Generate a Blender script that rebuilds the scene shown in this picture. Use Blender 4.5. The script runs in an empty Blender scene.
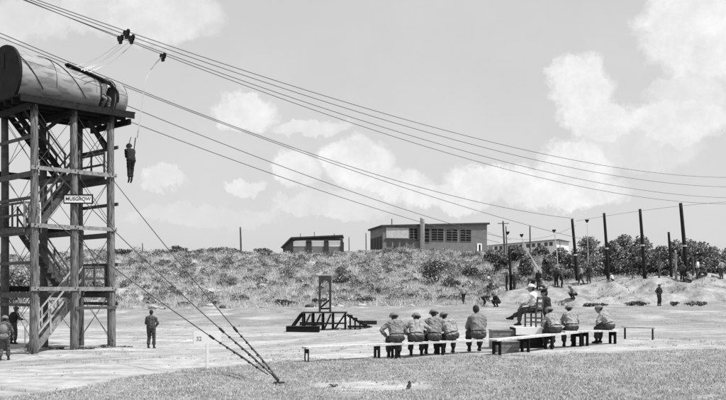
import bpy, math, random
import numpy as np
from mathutils import Vector, Matrix, noise
random.seed(7); np.random.seed(7)
F=876.0; CU=363.0; HV=290.0; CZ=2.8
sc=bpy.context.scene
col=sc.collection
R=math.radians
# ------------------------------------------------------------------ camera
cd=bpy.data.cameras.new('camera'); cam=bpy.data.objects.new('camera',cd); col.objects.link(cam)
cam.location=(0,0,CZ); cam.rotation_euler=(R(90),0,0)
cd.sensor_width=36; cd.lens=36*F/726; cd.shift_y=90/726.0; cd.clip_end=4000; cd.clip_start=.1
sc.camera=cam
sc.view_settings.view_transform='Standard'; sc.view_settings.look='None'; sc.view_settings.gamma=1
sc.view_settings.exposure=0.18
def W(u,v,d): return Vector(((u-CU)/F*d,d,CZ-(v-HV)/F*d))
def sm(t):
    t=np.clip(t,0,1); return t*t*(3-2*t)
# ------------------------------------------------------------------ terrain heights
ctrl=[(5,362,34),(34,353,35.3),(75,349,36.6),(111,347,37.8),(151,349,40),(207,370,26),(278,384,21.7),(306,362,24.8),
(388,359,26),(447,355,27),(478,354,27.3),(520,351,28),(565,348.5,28.3),(607,345,28.8),(650,339.5,30.5),(640,400,15.5),
(363,400,18.5),(100,400,20),(320,331,50),(200,331,52),(100,326,55),(150,309,88),(300,308,88),(430,307,85),(500,306,76),(659,306,73),
(560,306.5,75),(720,306,73),(780,306,73),(600,325,45),(726,343,31),(440,323,47),(0,309,88),(-200,309,88),(-200,360,34),(900,340,30)]
cp=np.array([W(*c)[:] for c in ctrl]+[(0,0,1.1),(20,-20,1.0),(-20,-20,.8),(20,5,1.0),(-20,5,.6)])
def base_z(x,y):
    x=np.asarray(x,float); y=np.asarray(y,float)
    yy=np.minimum(y,92); xx=np.clip(x,-60,80)
    w=1/((xx[...,None]-cp[:,0])**2+(yy[...,None]-cp[:,1])**2+1.0)**1.7
    return (w*cp[:,2]).sum(-1)/w.sum(-1)
bu=np.array([300,478,490,505,522,545,556,565,600,640,690,710,726,800,1000,1400])
bv=np.array([309,306,300,293,289,286,287,284,281,279,275.5,274.5,276,279,285,300])
def hn(x,y,s,o=0):
    return np.array([noise.noise((a*s+o,b*s-o,o)) for a,b in zip(np.ravel(x),np.ravel(y))]).reshape(np.shape(x))
def gz0(x,y,n1=0.0,n2=0.0):
    b=base_z(x,y)
    ys=np.maximum(y,1.0)
    u=CU+F*x/ys
    bt=CZ+(HV-np.interp(u,bu,bv))/F*80
    edge=sm((u-476)/12)
    berm=(bt-b)*sm((y+n1*2.2-73.5)/7.0)*edge
    berm=berm+n2*.16*sm((y-74)/3)*sm((84-y)/3)*edge
    hstart=np.where(u>490,96,90-0*u)
    hill=b+7.0*sm((y+n1*6-hstart)/46)+n1*1.0*sm((y-hstart)/12)*(1-.5*sm((y-135)/25))
    far=sm((y-60)/12)
    z=np.maximum(b+np.maximum(berm,0)*far,np.where(y>84,hill,-99))
    z=z+n2*.05*sm((y-10)/10)+n2*.28*sm((y-73)/4)
    return z
def gz(x,y):
    n1=hn(np.array([x]),np.array([y]),.07,3)[0]; n2=hn(np.array([x]),np.array([y]),.6,9)[0]
    return float(gz0(np.array([float(x)]),np.array([float(y)]),n1,n2)[0])
def gzv(X,Y): return gz0(X,Y,hn(X,Y,.07,3),hn(X,Y,.6,9))
def at(u,d):
    x=(u-CU)/F*d; return Vector((x,d,gz(x,d)))
# ------------------------------------------------------------------ materials
def new_mat(name):
    m=bpy.data.materials.new(name); m.use_nodes=True; nt=m.node_tree
    return m,nt,nt.nodes['Principled BSDF']
def mat(name,val,var=.25,scale=8,rough=.85,bump=.2,metal=0,stretch=(1,1,1),spots=None,spec=.1,dist=.01):
    m,nt,p=new_mat(name); n=nt.nodes; l=nt.links
    tc=n.new('ShaderNodeTexCoord'); mp=n.new('ShaderNodeMapping'); mp.inputs['Scale'].default_value=stretch
    l.new(tc.outputs['Object'],mp.inputs['Vector'])
    no=n.new('ShaderNodeTexNoise'); no.inputs['Scale'].default_value=scale; no.inputs['Detail'].default_value=6; no.inputs['Roughness'].default_value=.65
    l.new(mp.outputs[0],no.inputs['Vector'])
    cr=n.new('ShaderNodeValToRGB'); a=val*(1-var); b=min(1,val*(1+var))
    cr.color_ramp.elements[0].position=.3; cr.color_ramp.elements[0].color=(a,a,a,1)
    cr.color_ramp.elements[1].position=.7; cr.color_ramp.elements[1].color=(b,b,b,1)
    l.new(no.outputs[0],cr.inputs[0]); out=cr.outputs[0]
    if spots:
        n2=n.new('ShaderNodeTexNoise'); n2.inputs['Scale'].default_value=scale*spots[0]; n2.inputs['Detail'].default_value=3
        l.new(mp.outputs[0],n2.inputs['Vector'])
        r2=n.new('ShaderNodeValToRGB'); r2.color_ramp.elements[0].position=.5; r2.color_ramp.elements[1].position=.62
        c=spots[1]; r2.color_ramp.elements[0].color=(0,0,0,1); r2.color_ramp.elements[1].color=(spots[2],)*3+(1,)
        l.new(n2.outputs[0],r2.inputs[0])
        mx=n.new('ShaderNodeMixRGB'); l.new(r2.outputs[0],mx.inputs[0]); l.new(out,mx.inputs[1]); mx.inputs[2].default_value=(c,c,c,1); out=mx.outputs[0]
    l.new(out,p.inputs['Base Color']); p.inputs['Roughness'].default_value=rough; p.inputs['Metallic'].default_value=metal
    p.inputs['Specular IOR Level'].default_value=spec
    if bump:
        bp=n.new('ShaderNodeBump'); bp.inputs['Strength'].default_value=bump; bp.inputs['Distance'].default_value=dist
        l.new(no.outputs[0],bp.inputs['Height']); l.new(bp.outputs[0],p.inputs['Normal'])
    return m
M={}
M['post']=mat('weathered_pole_wood',.17,.5,5,.9,.5,stretch=(3,3,.3),spots=(1.6,.04,.8))
M['darkpost']=mat('creosoted_pole_wood',.022,.4,5,.8,.5,stretch=(3,3,.3))
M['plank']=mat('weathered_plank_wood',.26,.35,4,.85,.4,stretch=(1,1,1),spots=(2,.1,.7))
M['palewood']=mat('pale_painted_wood',.56,.22,5,.85,.3,spots=(2.5,.3,.6))
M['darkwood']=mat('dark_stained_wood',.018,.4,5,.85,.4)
M['archwood']=mat('dark_grey_plywood',.06,.3,4,.85,.3)
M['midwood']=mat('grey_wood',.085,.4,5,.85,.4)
M['skinmetal']=mat('aluminium_skin',.27,.2,1.1,.65,.25,metal=.0,stretch=(.6,1,1.8),spots=(2.2,.10,.6),spec=.25,dist=.03)
M['darkmetal']=mat('dark_metal',.025,.4,9,.5,.2,metal=.3)
M['endpanel']=mat('shaded_end_panel',.016,.3,2,.7,.2,spots=(2,.02,.6))  # near-black tone holds the shade of the cabin end turned from the sun
M['black']=mat('black_paint',.012,.3,6,.6,.1)
M['white']=mat('white_paint',.84,.06,6,.6,.1,spots=(3,.6,.3))
M['cable']=mat('steel_cable',.06,.2,30,.5,.2)
M['farcable']=mat('grey_steel_cable',.10,.2,30,.6,.0)
M['webbing']=mat('canvas_webbing',.5,.1,20,.9,.1)
M['skin']=mat('skin',.24,.12,12,.6,.1)
M['hair']=mat('dark_hair',.03,.3,40,.7,.3)
M['fatigue']=mat('fatigue_cotton',.10,.35,7,.95,.9,spots=(2,.05,.6),dist=.05)
M['paleshirt']=mat('pale_cotton',.22,.25,6,.95,.9,spots=(2,.06,.7),dist=.05)
M['sunshirt']=mat('sun_bleached_cotton',.32,.2,6,.95,.9,spots=(2,.10,.7),dist=.05)
M['whiteshirt']=mat('white_cotton',.6,.06,9,.95,.4)
M['darkcloth']=mat('dark_uniform_cloth',.03,.3,9,.95,.4)
M['trousers']=mat('olive_trousers',.06,.35,7,.95,.9,dist=.05)
M['boot']=mat('boot_leather',.025,.3,15,.5,.2)
M['helmet']=mat('helmet_paint',.17,.25,12,.6,.2)
M['darkhelmet']=mat('dark_helmet_paint',.07,.3,12,.6,.2)
M['signwhite']=mat('sign_white_paint',.62,.06,6,.7,.1,spots=(3,.6,.3))
M['brick']=mat('grey_brick_wall',.17,.16,1.2,.9,.2,spots=(3,.12,.4))
M['wall']=mat('pale_wall',.6,.1,1.0,.9,.1)
M['glass']=mat('dark_window_glass',.035,.3,3,.25,.05,spec=.6)
M['roof']=mat('dark_roof_felt',.05,.3,2,.9,.2)
M['concrete']=mat('concrete',.4,.2,3,.9,.2)
M['bark']=mat('tree_bark',.10,.4,8,.95,.5)
M['rock']=mat('dark_stone',.10,.5,5,.95,.6)
M['paint_letter']=mat('faded_black_lettering',.05,.2,30,.8,0)
def leafmat(name,val,var):
    m,nt,p=new_mat(name); n=nt.nodes; l=nt.links
    g=n.new('ShaderNodeNewGeometry'); 
    cr=n.new('ShaderNodeValToRGB'); a=val*(1-var); b=val*(1+var)
    cr.color_ramp.elements[0].color=(a,a,a,1); cr.color_ramp.elements[1].color=(b,b,b,1)
    l.new(g.outputs['Random Per Island'],cr.inputs[0]); l.new(cr.outputs[0],p.inputs['Base Color'])
    p.inputs['Roughness'].default_value=.75; p.inputs['Specular IOR Level'].default_value=.25
    tr=n.new('ShaderNodeBsdfTranslucent'); l.new(cr.outputs[0],tr.inputs[0])
    mx=n.new('ShaderNodeMixShader'); mx.inputs[0].default_value=.22
    l.new(p.outputs[0],mx.inputs[1]); l.new(tr.outputs[0],mx.inputs[2]); l.new(mx.outputs[0],n['Material Output'].inputs['Surface'])
    return m
M['leaf_dark']=leafmat('dark_leaves',.065,.5); M['leaf_mid']=leafmat('mid_leaves',.25,.4); M['leaf_pale']=leafmat('pale_leaves',.52,.3)
M['drygrass']=leafmat('dry_grass_blades',.55,.25); M['grass']=leafmat('short_grass_blades',.40,.4)
# ------------------------------------------------------------------ mesh builder
class MB:
    def __init__(s): s.v=[]; s.f=[]; s.m=[]; s.cur=0
    def add(s,vs,fs):
        o=len(s.v); s.v+= [tuple(a) for a in vs]; s.f+=[tuple(i+o for i in f) for f in fs]; s.m+=[s.cur]*len(fs); return s
    def box(s,x0,x1,y0,y1,z0,z1):
        return s.add([(x0,y0,z0),(x1,y0,z0),(x1,y1,z0),(x0,y1,z0),(x0,y0,z1),(x1,y0,z1),(x1,y1,z1),(x0,y1,z1)],
          [(0,3,2,1),(4,5,6,7),(0,1,5,4),(1,2,6,5),(2,3,7,6),(3,0,4,7)])
    def beam(s,p,q,w,h,up=(0,0,1)):
        p=Vector(p);q=Vector(q); t=(q-p).normalized(); up=Vector(up)
        if abs(t.dot(up))>.98: up=Vector((0,1,0))
        a=t.cross(up).normalized()*w/2; b=a.cross(t).normalized()*h/2
        return s.add([p-a-b,p+a-b,p+a+b,p-a+b,q-a-b,q+a-b,q+a+b,q-a+b],[(0,3,2,1),(4,5,6,7),(0,1,5,4),(1,2,6,5),(2,3,7,6),(3,0,4,7)])
    def tube(s,pts,r,n=8,cap=True):
        pts=[Vector(p) for p in pts]; k=len(pts)
        rr=r if isinstance(r,(list,tuple)) else [r]*k
        vs=[];fs=[]; ref=None
        for i,p in enumerate(pts):
            t=(pts[min(i+1,k-1)]-pts[max(i-1,0)]).normalized()
            if ref is None: ref=Vector((0,0,1)) if abs(t.z)<.9 else Vector((1,0,0))
            a=t.cross(ref).normalized(); b=a.cross(t).normalized(); ref=b
            for j in range(n):
                an=2*math.pi*j/n; vs.append(p+(a*math.cos(an)+b*math.sin(an))*rr[i])
        for i in range(k-1):
            for j in range(n):
                fs.append((i*n+j,i*n+(j+1)%n,(i+1)*n+(j+1)%n,(i+1)*n+j))
        if cap: fs.append(tuple(range(n))[::-1]); fs.append(tuple((k-1)*n+j for j in range(n)))
        return s.add(vs,fs)
    def ball(s,c,rx,ry,rz,n=12,m=8,lo=-90):
        c=Vector(c); vs=[];fs=[]
        for i in range(m+1):
            ph=R(lo+(90-lo)*i/m)
            for j in range(n):
                th=2*math.pi*j/n; vs.append(c+Vector((rx*math.cos(ph)*math.cos(th),ry*math.cos(ph)*math.sin(th),rz*math.sin(ph))))
        for i in range(m):
            for j in range(n): fs.append((i*n+j,i*n+(j+1)%n,(i+1)*n+(j+1)%n,(i+1)*n+j))
        return s.add(vs,fs)
    def build(s,name,ms,parent=None,smooth=False,mw=None):
        me=bpy.data.meshes.new(name); me.from_pydata(s.v,[],s.f)
        ms=ms if isinstance(ms,list) else [ms]
        for m in ms: me.materials.append(m)
        if max(s.m or [0])>0: me.polygons.foreach_set('material_index',s.m)
        if smooth: me.polygons.foreach_set('use_smooth',[True]*len(s.f))
        me.validate(); o=bpy.data.objects.new(name,me); col.objects.link(o)
        if parent: o.parent=parent
        if mw is not None: o.location=mw
        return o
def tag(o,label,cat,group=None,kind=None):
    o['label']=label; o['category']=cat
    if group: o['group']=group
    if kind: o['kind']=kind
    return o
def thing(name,label,cat,loc=(0,0,0),rz=0,group=None):
    o=bpy.data.objects.new(name,None); col.objects.link(o); o.location=loc; o.rotation_euler=(0,0,rz); o.empty_display_size=.3
    return tag(o,label,cat,group)
def npmesh(name,V,Fq,ms,mi=None,parent=None,smooth=False):
    me=bpy.data.meshes.new(name); nv=len(V); nf=len(Fq); k=Fq.shape[1]
    me.vertices.add(nv); me.vertices.foreach_set('co',np.asarray(V,np.float32).ravel())
    me.loops.add(nf*k); me.loops.foreach_set('vertex_index',np.asarray(Fq,np.int32).ravel())
    me.polygons.add(nf); me.polygons.foreach_set('loop_start',np.arange(0,nf*k,k,dtype=np.int32)); 
    try: me.polygons.foreach_set('loop_total',np.full(nf,k,np.int32))
    except Exception: pass
    for m in ms: me.materials.append(m)
    if mi is not None: me.polygons.foreach_set('material_index',np.asarray(mi,np.int32))
    if smooth: me.polygons.foreach_set('use_smooth',np.ones(nf,bool))
    me.update(calc_edges=True); me.validate()
    o=bpy.data.objects.new(name,me); col.objects.link(o)
    if parent: o.parent=parent
    return o
# ------------------------------------------------------------------ ground sheet
az=np.concatenate([np.arange(-180,-34,4.0),np.arange(-32,32.001,.1),np.arange(34,180.1,4.0)])
dist=np.concatenate([np.linspace(.5,14,10),np.arange(14.5,32,.18),np.arange(32,60,.45),np.arange(60,72,.7),np.arange(72,84,.28),np.arange(84,150,.7),np.geomspace(151,3000,22)])
A,D=np.meshgrid(np.radians(az),dist)
# rows are constant-depth in front, circles elsewhere
X=D*np.sin(A); Y=D*np.cos(A)
fr=np.abs(az)<=32.01
Z=np.zeros_like(X)
Z=gzv(X,Y)
nr,nc=X.shape
V=np.stack([X.ravel(),Y.ravel(),Z.ravel()],1)
ii=np.arange(nr*nc).reshape(nr,nc)
Fq=np.stack([ii[:-1,:-1].ravel(),ii[:-1,1:].ravel(),ii[1:,1:].ravel(),ii[1:,:-1].ravel()],1)
# zone masks: r grass, g hill scrub ground, b bare sand
u=np.where(Y>1,CU+F*X/np.maximum(Y,1),CU); v=np.where(Y>1,HV+F*(CZ-Z)/np.maximum(Y,1),400)
nA=hn(X,Y,.9,2); nB=hn(X,Y,.28,5); nC=hn(X,Y*.45,.35,11)
gbu=[-900,10,60,110,200,300,370,500,640,726,1500]; gbv=[412,399,389,378,366.5,361.5,358,353.5,350.5,348,345]
gb=np.interp(u,gbu,gbv)
gr=sm((v-gb+nA*2.5+nB*3)/2.2+.5)
gr=np.where(Y<14,1,gr)
patch=np.exp(-(((u-365+nA*14)/56)**2+((v-386+nA*2+nB*1.5)/4.8)**2)**1.5)
gr=gr*(1-np.clip(patch*1.5,0,1))
gr=np.where(Y<40,gr*(1-.5*sm((hn(X,Y,1.1,61)-.12)/.2)),gr)
mid=.95*sm((331-v)/8)*sm((nC+.55)/.5)
mid2=.35*sm((nC-.05)/.3)*sm((345-v)/15)
rut=np.zeros_like(X)
for y0,k1,k2 in ((37,.10,.004),(43,-.12,.002),(48,.05,.006),(33.5,.16,-.003)):
    yc=y0+k1*X+k2*X*X+nB*.6
    for o_ in (-.75,.75): rut=np.maximum(rut,np.exp(-((Y-yc-o_)/.28)**2)*sm((nA+.5)/.5))
hillm=sm((Y+nB*3-87)/3)*sm((500-u)/20+.2)+sm((Y-84)/4)*sm((u-490)/15)
hillm=np.clip(np.where(Y>88,1,hillm),0,1)
bermm=sm((Y-73.5+nB*1.2)/1.5)*sm((u-480)/8)*(1-sm((Y-84)/4))
grf=np.clip(np.maximum(np.maximum(gr*.97,rut*.75),np.maximum(mid,mid2)*(1-sm((v-340)/8)*.6)),0,1)
ground=npmesh('ground',V,Fq,[],smooth=True)
ca=ground.data.color_attributes.new('zone','FLOAT_COLOR','POINT')
ca.data.foreach_set('color',np.stack([grf.ravel(),hillm.ravel(),bermm.ravel(),np.ones(nr*nc)],1).astype(np.float32).ravel())
ground['kind']='structure'
m,nt,p=new_mat('ground_soil'); n=nt.nodes;l=nt.links
at_=n.new('ShaderNodeAttribute'); at_.attribute_name='zone'
sp=n.new('ShaderNodeSeparateColor'); l.new(at_.outputs['Color'],sp.inputs[0])
tc=n.new('ShaderNodeTexCoord')
def nz(scale,detail,a,b,lo=.35,hi=.65,st=(1,1,1)):
    mp=n.new('ShaderNodeMapping'); mp.inputs['Scale'].default_value=st; l.new(tc.outputs['Object'],mp.inputs[0])
    t=n.new('ShaderNodeTexNoise'); t.inputs['Scale'].default_value=scale; t.inputs['Detail'].default_value=detail; t.inputs['Roughness'].default_value=.7
    l.new(mp.outputs[0],t.inputs['Vector']); c=n.new('ShaderNodeValToRGB')
    c.color_ramp.elements[0].position=lo; c.color_ramp.elements[1].position=hi
    c.color_ramp.elements[0].color=(a,a,a,1); c.color_ramp.elements[1].color=(b,b,b,1); l.new(t.outputs[0],c.inputs[0]); return c.outputs[0],t
def mixc(fac,a,b,mode='MIX'):
    x=n.new('ShaderNodeMixRGB'); x.blend_type=mode
    if isinstance(fac,float): x.inputs[0].default_value=fac
    else: l.new(fac,x.inputs[0])
    l.new(a,x.inputs[1]); l.new(b,x.inputs[2]); return x.outputs[0]
dirt,tn=nz(2.2,9,.31,.48); big,_=nz(.22,6,.72,1.08,st=(.6,1,1)); trk,_=nz(.9,9,.62,1.05,.36,.54,st=(.16,1.3,1))
dirt=mixc(1.0,dirt,big,'MULTIPLY'); dirt=mixc(1.0,dirt,trk,'MULTIPLY')
grass,_=nz(9,6,.15,.31,.38,.62); g2,_=nz(.6,7,.68,1.2); grass=mixc(1.0,grass,g2,'MULTIPLY')
hillc,_=nz(1.6,8,.20,.42,.4,.6); sand,_=nz(.9,10,.20,.40,.38,.62); sand2,_=nz(7,4,.8,1.0,.4,.6); sand=mixc(1.0,sand,sand2,'MULTIPLY')
c=mixc(sp.outputs[0],dirt,grass); c=mixc(sp.outputs[2],c,sand); c=mixc(sp.outputs[1],c,hillc)
l.new(c,p.inputs['Base Color']); p.inputs['Roughness'].default_value=.95; p.inputs['Specular IOR Level'].default_value=.1
_,bt=nz(6,8,0,1); bp=n.new('ShaderNodeBump'); bp.inputs['Strength'].default_value=.7; bp.inputs['Distance'].default_value=.06
l.new(bt.outputs[0],bp.inputs['Height']); l.new(bp.outputs[0],p.inputs['Normal'])
ground.data.materials.append(m)
# ------------------------------------------------------------------ vegetation helpers
def blades(P,h,w,lean,rng):
    """P (n,3) roots, one triangle-like quad each"""
    k=len(P); a=rng.uniform(0,2*np.pi,k); dx=np.cos(a);dy=np.sin(a)
    hh=h*rng.uniform(.5,1.3,k); b=rng.uniform(0,2*np.pi,k); ln=lean*hh*rng.uniform(.1,1,k)
    T=P+np.stack([np.cos(b)*ln,np.sin(b)*ln,hh],1); s=np.stack([dx*w/2,dy*w/2,0*dx],1)
    return np.stack([P-s,P+s,T],1).reshape(-1,3), np.arange(k*3).reshape(-1,3)
def leaves(P,size,rng,flat=.5):
    k=len(P); a=rng.normal(size=(k,3)); a/=np.linalg.norm(a,axis=1)[:,None]
    c=rng.normal(size=(k,3)); c[:,2]*=flat; b=np.cross(a,c); b/=np.linalg.norm(b,axis=1)[:,None]+1e-9
    s=size*rng.uniform(.6,1.4,(k,1)); a=a*s*.5; b=b*s*.34
    return np.stack([P-a,P+b,P+a,P-b],1).reshape(-1,3), np.arange(k*4).reshape(-1,4)
rng=np.random.default_rng(3)
def uv_of(X,Y,Z): return CU+F*X/Y, HV+F*(CZ-Z)/Y
# foreground grass
n_=90000
d_=14.5+ (30-14.5)*rng.random(n_)**1.15; u_=rng.uniform(-60,790,n_); X_=(u_-CU)/F*d_
Z_=base_z(X_,d_); v_=HV+F*(CZ-Z_)/d_
nn=hn(X_,d_,.9,2); nb=hn(X_,d_,.28,5)
keep=(v_-np.interp(u_,gbu,gbv)+nn*2.5+nb*3>.5)&(np.exp(-(((u_-365+nn*14)/56)**2+((v_-386+nn*2+nb*1.5)/4.8)**2)**1.5)<.35)&(hn(X_,d_,1.7,21)>-.24)
X_,D_=X_[keep],d_[keep]; Z_=gzv(X_,D_)-.01
P=np.stack([X_,D_,Z_],1); P=np.repeat(P,3,0); P[:,:2]+=rng.normal(0,.05,(len(P),2))
Vb,Fb=blades(P,.05,.02,1.2,rng)
g=npmesh('short_grass',Vb,Fb,[M['grass'],M['drygrass'],M['leaf_dark']],mi=rng.choice([0,1,2],len(Fb),p=[.42,.46,.12])); g['kind']='stuff'
tag(g,'short dry trampled grass across the near foreground','grass')
# hill scrub: pale grass tussocks and small dark shrubs
def scatter(n_,dmin,dmax,umin,umax,thr,o,s,dens_fn=None):
    d=rng.uniform(dmin,dmax,n_); u=rng.uniform(umin,umax,n_); X=(u-CU)/F*d
    k=hn(X,d,s,o)>thr; X,d,u=X[k],d[k],u[k]
    return X,d,u
X_,D_,U_=scatter(26000,88,142,-90,640,-.45,31,.3)
Z_=gzv(X_,D_); P=np.repeat(np.stack([X_,D_,Z_],1),12,0); P[:,:2]+=rng.normal(0,.25,(len(P),2)); P[:,2]-=.05
Vb,Fb=blades(P,.55,.07,.9,rng)
g=npmesh('tall_grass',Vb,Fb,[M['drygrass'],M['leaf_pale']],mi=rng.choice([0,1],len(Fb),p=[.6,.4])); g['kind']='stuff'
tag(g,'pale dry tall grass covering the hillside','grass')
X_,D_,U_=scatter(9500,89,142,-90,700,-.34,47,.3)
k_=rng.random(len(X_))<np.clip(.34+(D_-98)/48,.28,.95); X_,D_,U_=X_[k_],D_[k_],U_[k_]
Z_=gzv(X_,D_)
r_=rng.gamma(2.5,.11,len(X_))+.12
PP=[];MM=[];nl=85
for x,y,z,r in zip(X_,D_,Z_,r_):
    k=int(nl*min(3,(r/.4)**1.3))+12
    q=rng.normal(size=(k,3)); q/=np.linalg.norm(q,axis=1)[:,None]; q*=rng.uniform(.35,1,(k,1))**.6
    q=q*np.array([r*1.3,r*1.3,r*.95]); q[:,2]=np.abs(q[:,2])*1.25
    PP.append(q+np.array([x,y,z])); 
    base=rng.choice(3,p=[.42,.38,.20]); MM.append(np.where(rng.random(k)<.8,base,rng.integers(0,3,k)))
PP=np.concatenate(PP);MM=np.concatenate(MM)
Vb,Fb=leaves(PP,.16,rng)
g=npmesh('scrub',Vb,Fb,[M['leaf_dark'],M['leaf_mid'],M['leaf_pale']],mi=MM); g['kind']='stuff'
tag(g,'low tangled scrub growing all over the hillside','scrub')
# weeds on the sandy bank and edge of field
X_,D_,U_=scatter(800,74,86,480,900,.05,57,.3)
Z_=gzv(X_,D_); P=np.repeat(np.stack([X_,D_,Z_],1),14,0); P[:,:2]+=rng.normal(0,.14,(len(P),2))
Vb,Fb=blades(P,.22,.05,.9,rng)
g=npmesh('weeds',Vb,Fb,[M['leaf_mid'],M['drygrass'],M['leaf_dark']],mi=rng.choice([0,1,2],len(Fb))); g['kind']='stuff'
tag(g,'sparse weeds growing on the sandy bank','weeds')
nP=6000; dP=18+(70-18)*rng.random(nP)**1.3; uP=rng.uniform(-80,800,nP); XP=(uP-CU)/F*dP
kP=hn(XP,dP,.5,77)>-.1; XP,dP=XP[kP],dP[kP]; ZP=gzv(XP,dP); sP=rng.uniform(.006,.024,len(XP))
oc=np.array([(1,0,0),(0,1,0),(-1,0,0),(0,-1,0),(0,0,.7),(0,0,-.6)],float); of=np.array([(0,1,4),(1,2,4),(2,3,4),(3,0,4),(1,0,5),(2,1,5),(3,2,5),(0,3,5)])
VP=(oc[None]*(sP[:,None,None]*rng.uniform(.6,1.5,(len(XP),6,1)))+np.stack([XP,dP,ZP+.004],1)[:,None,:]).reshape(-1,3)
FP=(of[None]+6*np.arange(len(XP))[:,None,None]).reshape(-1,3)
g=npmesh('gravel',VP,FP,[M['rock'],M['concrete']],mi=np.repeat(rng.choice([0,1],len(XP),p=[.35,.65]),8)); g['kind']='stuff'
tag(g,'small stones and clods littering the bare dirt field','gravel')
n_=2600; d_=rng.uniform(20,62,n_); u_=rng.uniform(-60,800,n_); X_=(u_-CU)/F*d_
k=hn(X_,d_,.22,91)>.12; X_,D_=X_[k],d_[k]
P=np.repeat(np.stack([X_,D_,gzv(X_,D_)-.01],1),16,0); P[:,:2]+=rng.normal(0,.09,(len(P),2))
Vb,Fb=blades(P,.07,.02,1.3,rng)
g=npmesh('sparse_grass',Vb,Fb,[M['grass'],M['leaf_mid']],mi=rng.choice([0,1],len(Fb))); g['kind']='stuff'
tag(g,'sparse tufts of grass scattered over the dirt field','grass')
def bush(u,d,w,h,label,dark=.7,group='bushes on the hillside',n_=900,leaf=.2,name='bush',cat='bush'):
    b=at(u,d); t=thing(name,label,cat,b,0,group)
    rr=np.random.default_rng(int(u*7+d)); nc_=max(5,int(7*w))
    cs=rr.normal(size=(nc_,3)); cs/=np.linalg.norm(cs,axis=1)[:,None]; cs*=rr.uniform(.3,.8,(nc_,1))
    cs=cs*np.array([w/2,w/2*.8,h*.42])+np.array([0,0,h*.48]); cm=rr.random(nc_)
    k=rr.integers(0,nc_,n_); q=rr.normal(size=(n_,3)); q/=np.linalg.norm(q,axis=1)[:,None]; q*=rr.uniform(.5,1,(n_,1))
    P=cs[k]+q*np.array([w*.2,w*.2,h*.2]); P[:,2]=np.maximum(P[:,2],.02)
    mi=np.where(cm[k]<dark,0,1); mi=np.where(rr.random(n_)<.15,2,mi)
    Vb,Fb=leaves(P,leaf,rr)
    npmesh('foliage',Vb,Fb,[M['leaf_dark'],M['leaf_mid'],M['leaf_pale']],mi=mi,parent=t)
    s=MB()
    for i in range(5):
        c=cs[i%nc_]; s.tube([(0,0,-.1),(c[0]*.4,c[1]*.4,c[2]*.5),tuple(c)],[.05,.035,.015],5)
    s.build('stem',M['bark'],t); return t
def tree(u,d,vtop,wpx,label,dark=.6,group='trees behind the sandy bank',n_=6000,gzoff=0):
    b=at(u,d); h=W(u,vtop,d).z-b.z; w=wpx/F*d
    t=thing('broadleaf_tree',label,'tree',b,0,group)
    rr=np.random.default_rng(int(u*13+d)); nc_=34
    # crown clumps in an uneven egg
    cs=[]
    for i in range(nc_):
        zz=rr.uniform(.08,1)
        rad=(math.sin(min(1,max(0,(zz*.92+.1)))*math.pi)**.55)*w/2*rr.uniform(.35,1)
        a=rr.uniform(0,6.28); cs.append((rad*math.cos(a),rad*math.sin(a),h*(.06+.86*zz)))
    cs=np.array(cs); cm=rr.random(nc_); cr_=rr.uniform(.1,.21,nc_)*w+.22
    k=rr.integers(0,nc_,n_); q=rr.normal(size=(n_,3)); q/=np.linalg.norm(q,axis=1)[:,None]; q*=rr.uniform(.45,1.05,(n_,1))
    P=cs[k]+q*cr_[k][:,None]*np.array([1,1,.8])
    mi=np.where(cm[k]<dark,0,1); mi=np.where(rr.random(n_)<.5,rr.integers(0,3,n_),mi)
    Vb,Fb=leaves(P,.21,rr)
    npmesh('crown',Vb,Fb,[M['leaf_dark'],M['leaf_mid'],M['leaf_pale']],mi=mi,parent=t)
    s=MB(); s.tube([(0,0,-.2),(.06,.03,h*.3),(-.05,.05,h*.6),(0,0,h*.9)],[.16,.12,.08,.03],7)
    for i in range(9):
        c=cs[i*3]; z0=min(c[2]*.6,h*.7); s.tube([(0,0,z0),(c[0]*.5,c[1]*.5,(z0+c[2])/2),tuple(c)],[.06,.04,.015],5)
    s.build('trunk',M['bark'],t,smooth=True)
    return t
TR=[(491,120,248,13,'pale'),(500,118,250,16,'mid'),(516,124,246,15,'mid'),(526,114,256,12,'pale'),(541,126,247,15,'mid'),(549,114,254,12,'pale'),(560,120,249,15,'mid'),(569,104,255,16,'dark'),
(587,91,237,30,'feathery'),(602,96,247,24,'mid'),(613,93,241,26,'dark'),(627,95,232,30,'tall'),(641,94,236,26,'mid'),(654,97,250,22,'dark'),(662,94,247,22,'low'),
(675,95,241,24,'mid'),(690,97,239,28,'tall'),(703,94,243,26,'dark'),(716,96,247,26,'mid'),(729,94,250,26,'edge'),(746,95,252,30,'out')]
TL=['small pale tree beside the right corner of the long brick building','dark round bushy tree behind the leftmost dark bank pole','mid grey slender tree right of the leftmost bank pole',
'low dark bushy tree behind the slanting white strap','mid grey tree in front of the far white barracks','dark bushy tree left of the hanging white risers','mid grey bushy tree just behind the white risers',
'small dark tree just left of the first tall black pole','feathery pointed pale tree between the two left tall poles','grey bushy tree behind the second tall black pole from left',
'dark leafy tree just right of the second tall pole','tallest round-topped tree midway between second and third tall poles','leafy tree directly behind the third tall black pole','small dark tree just right of the third tall pole',
'low leafy tree behind the short black pole','grey leafy tree between the short black pole and the tallest pole','tall broad tree right behind the tallest black pole','dark broad tree above the man in the pale shirt on the bank',
'sloping grey tree near the right edge above the bank','leafy tree cut by the right edge of the view','leafy tree beyond the right edge of the view']
for (a,b,c_,w,k),lb in zip(TR[:-1],TL): tree(a,b,c_,w,lb,dark=.78 if k=='dark' else (.35 if k in('pale','feathery') else .58))
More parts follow.
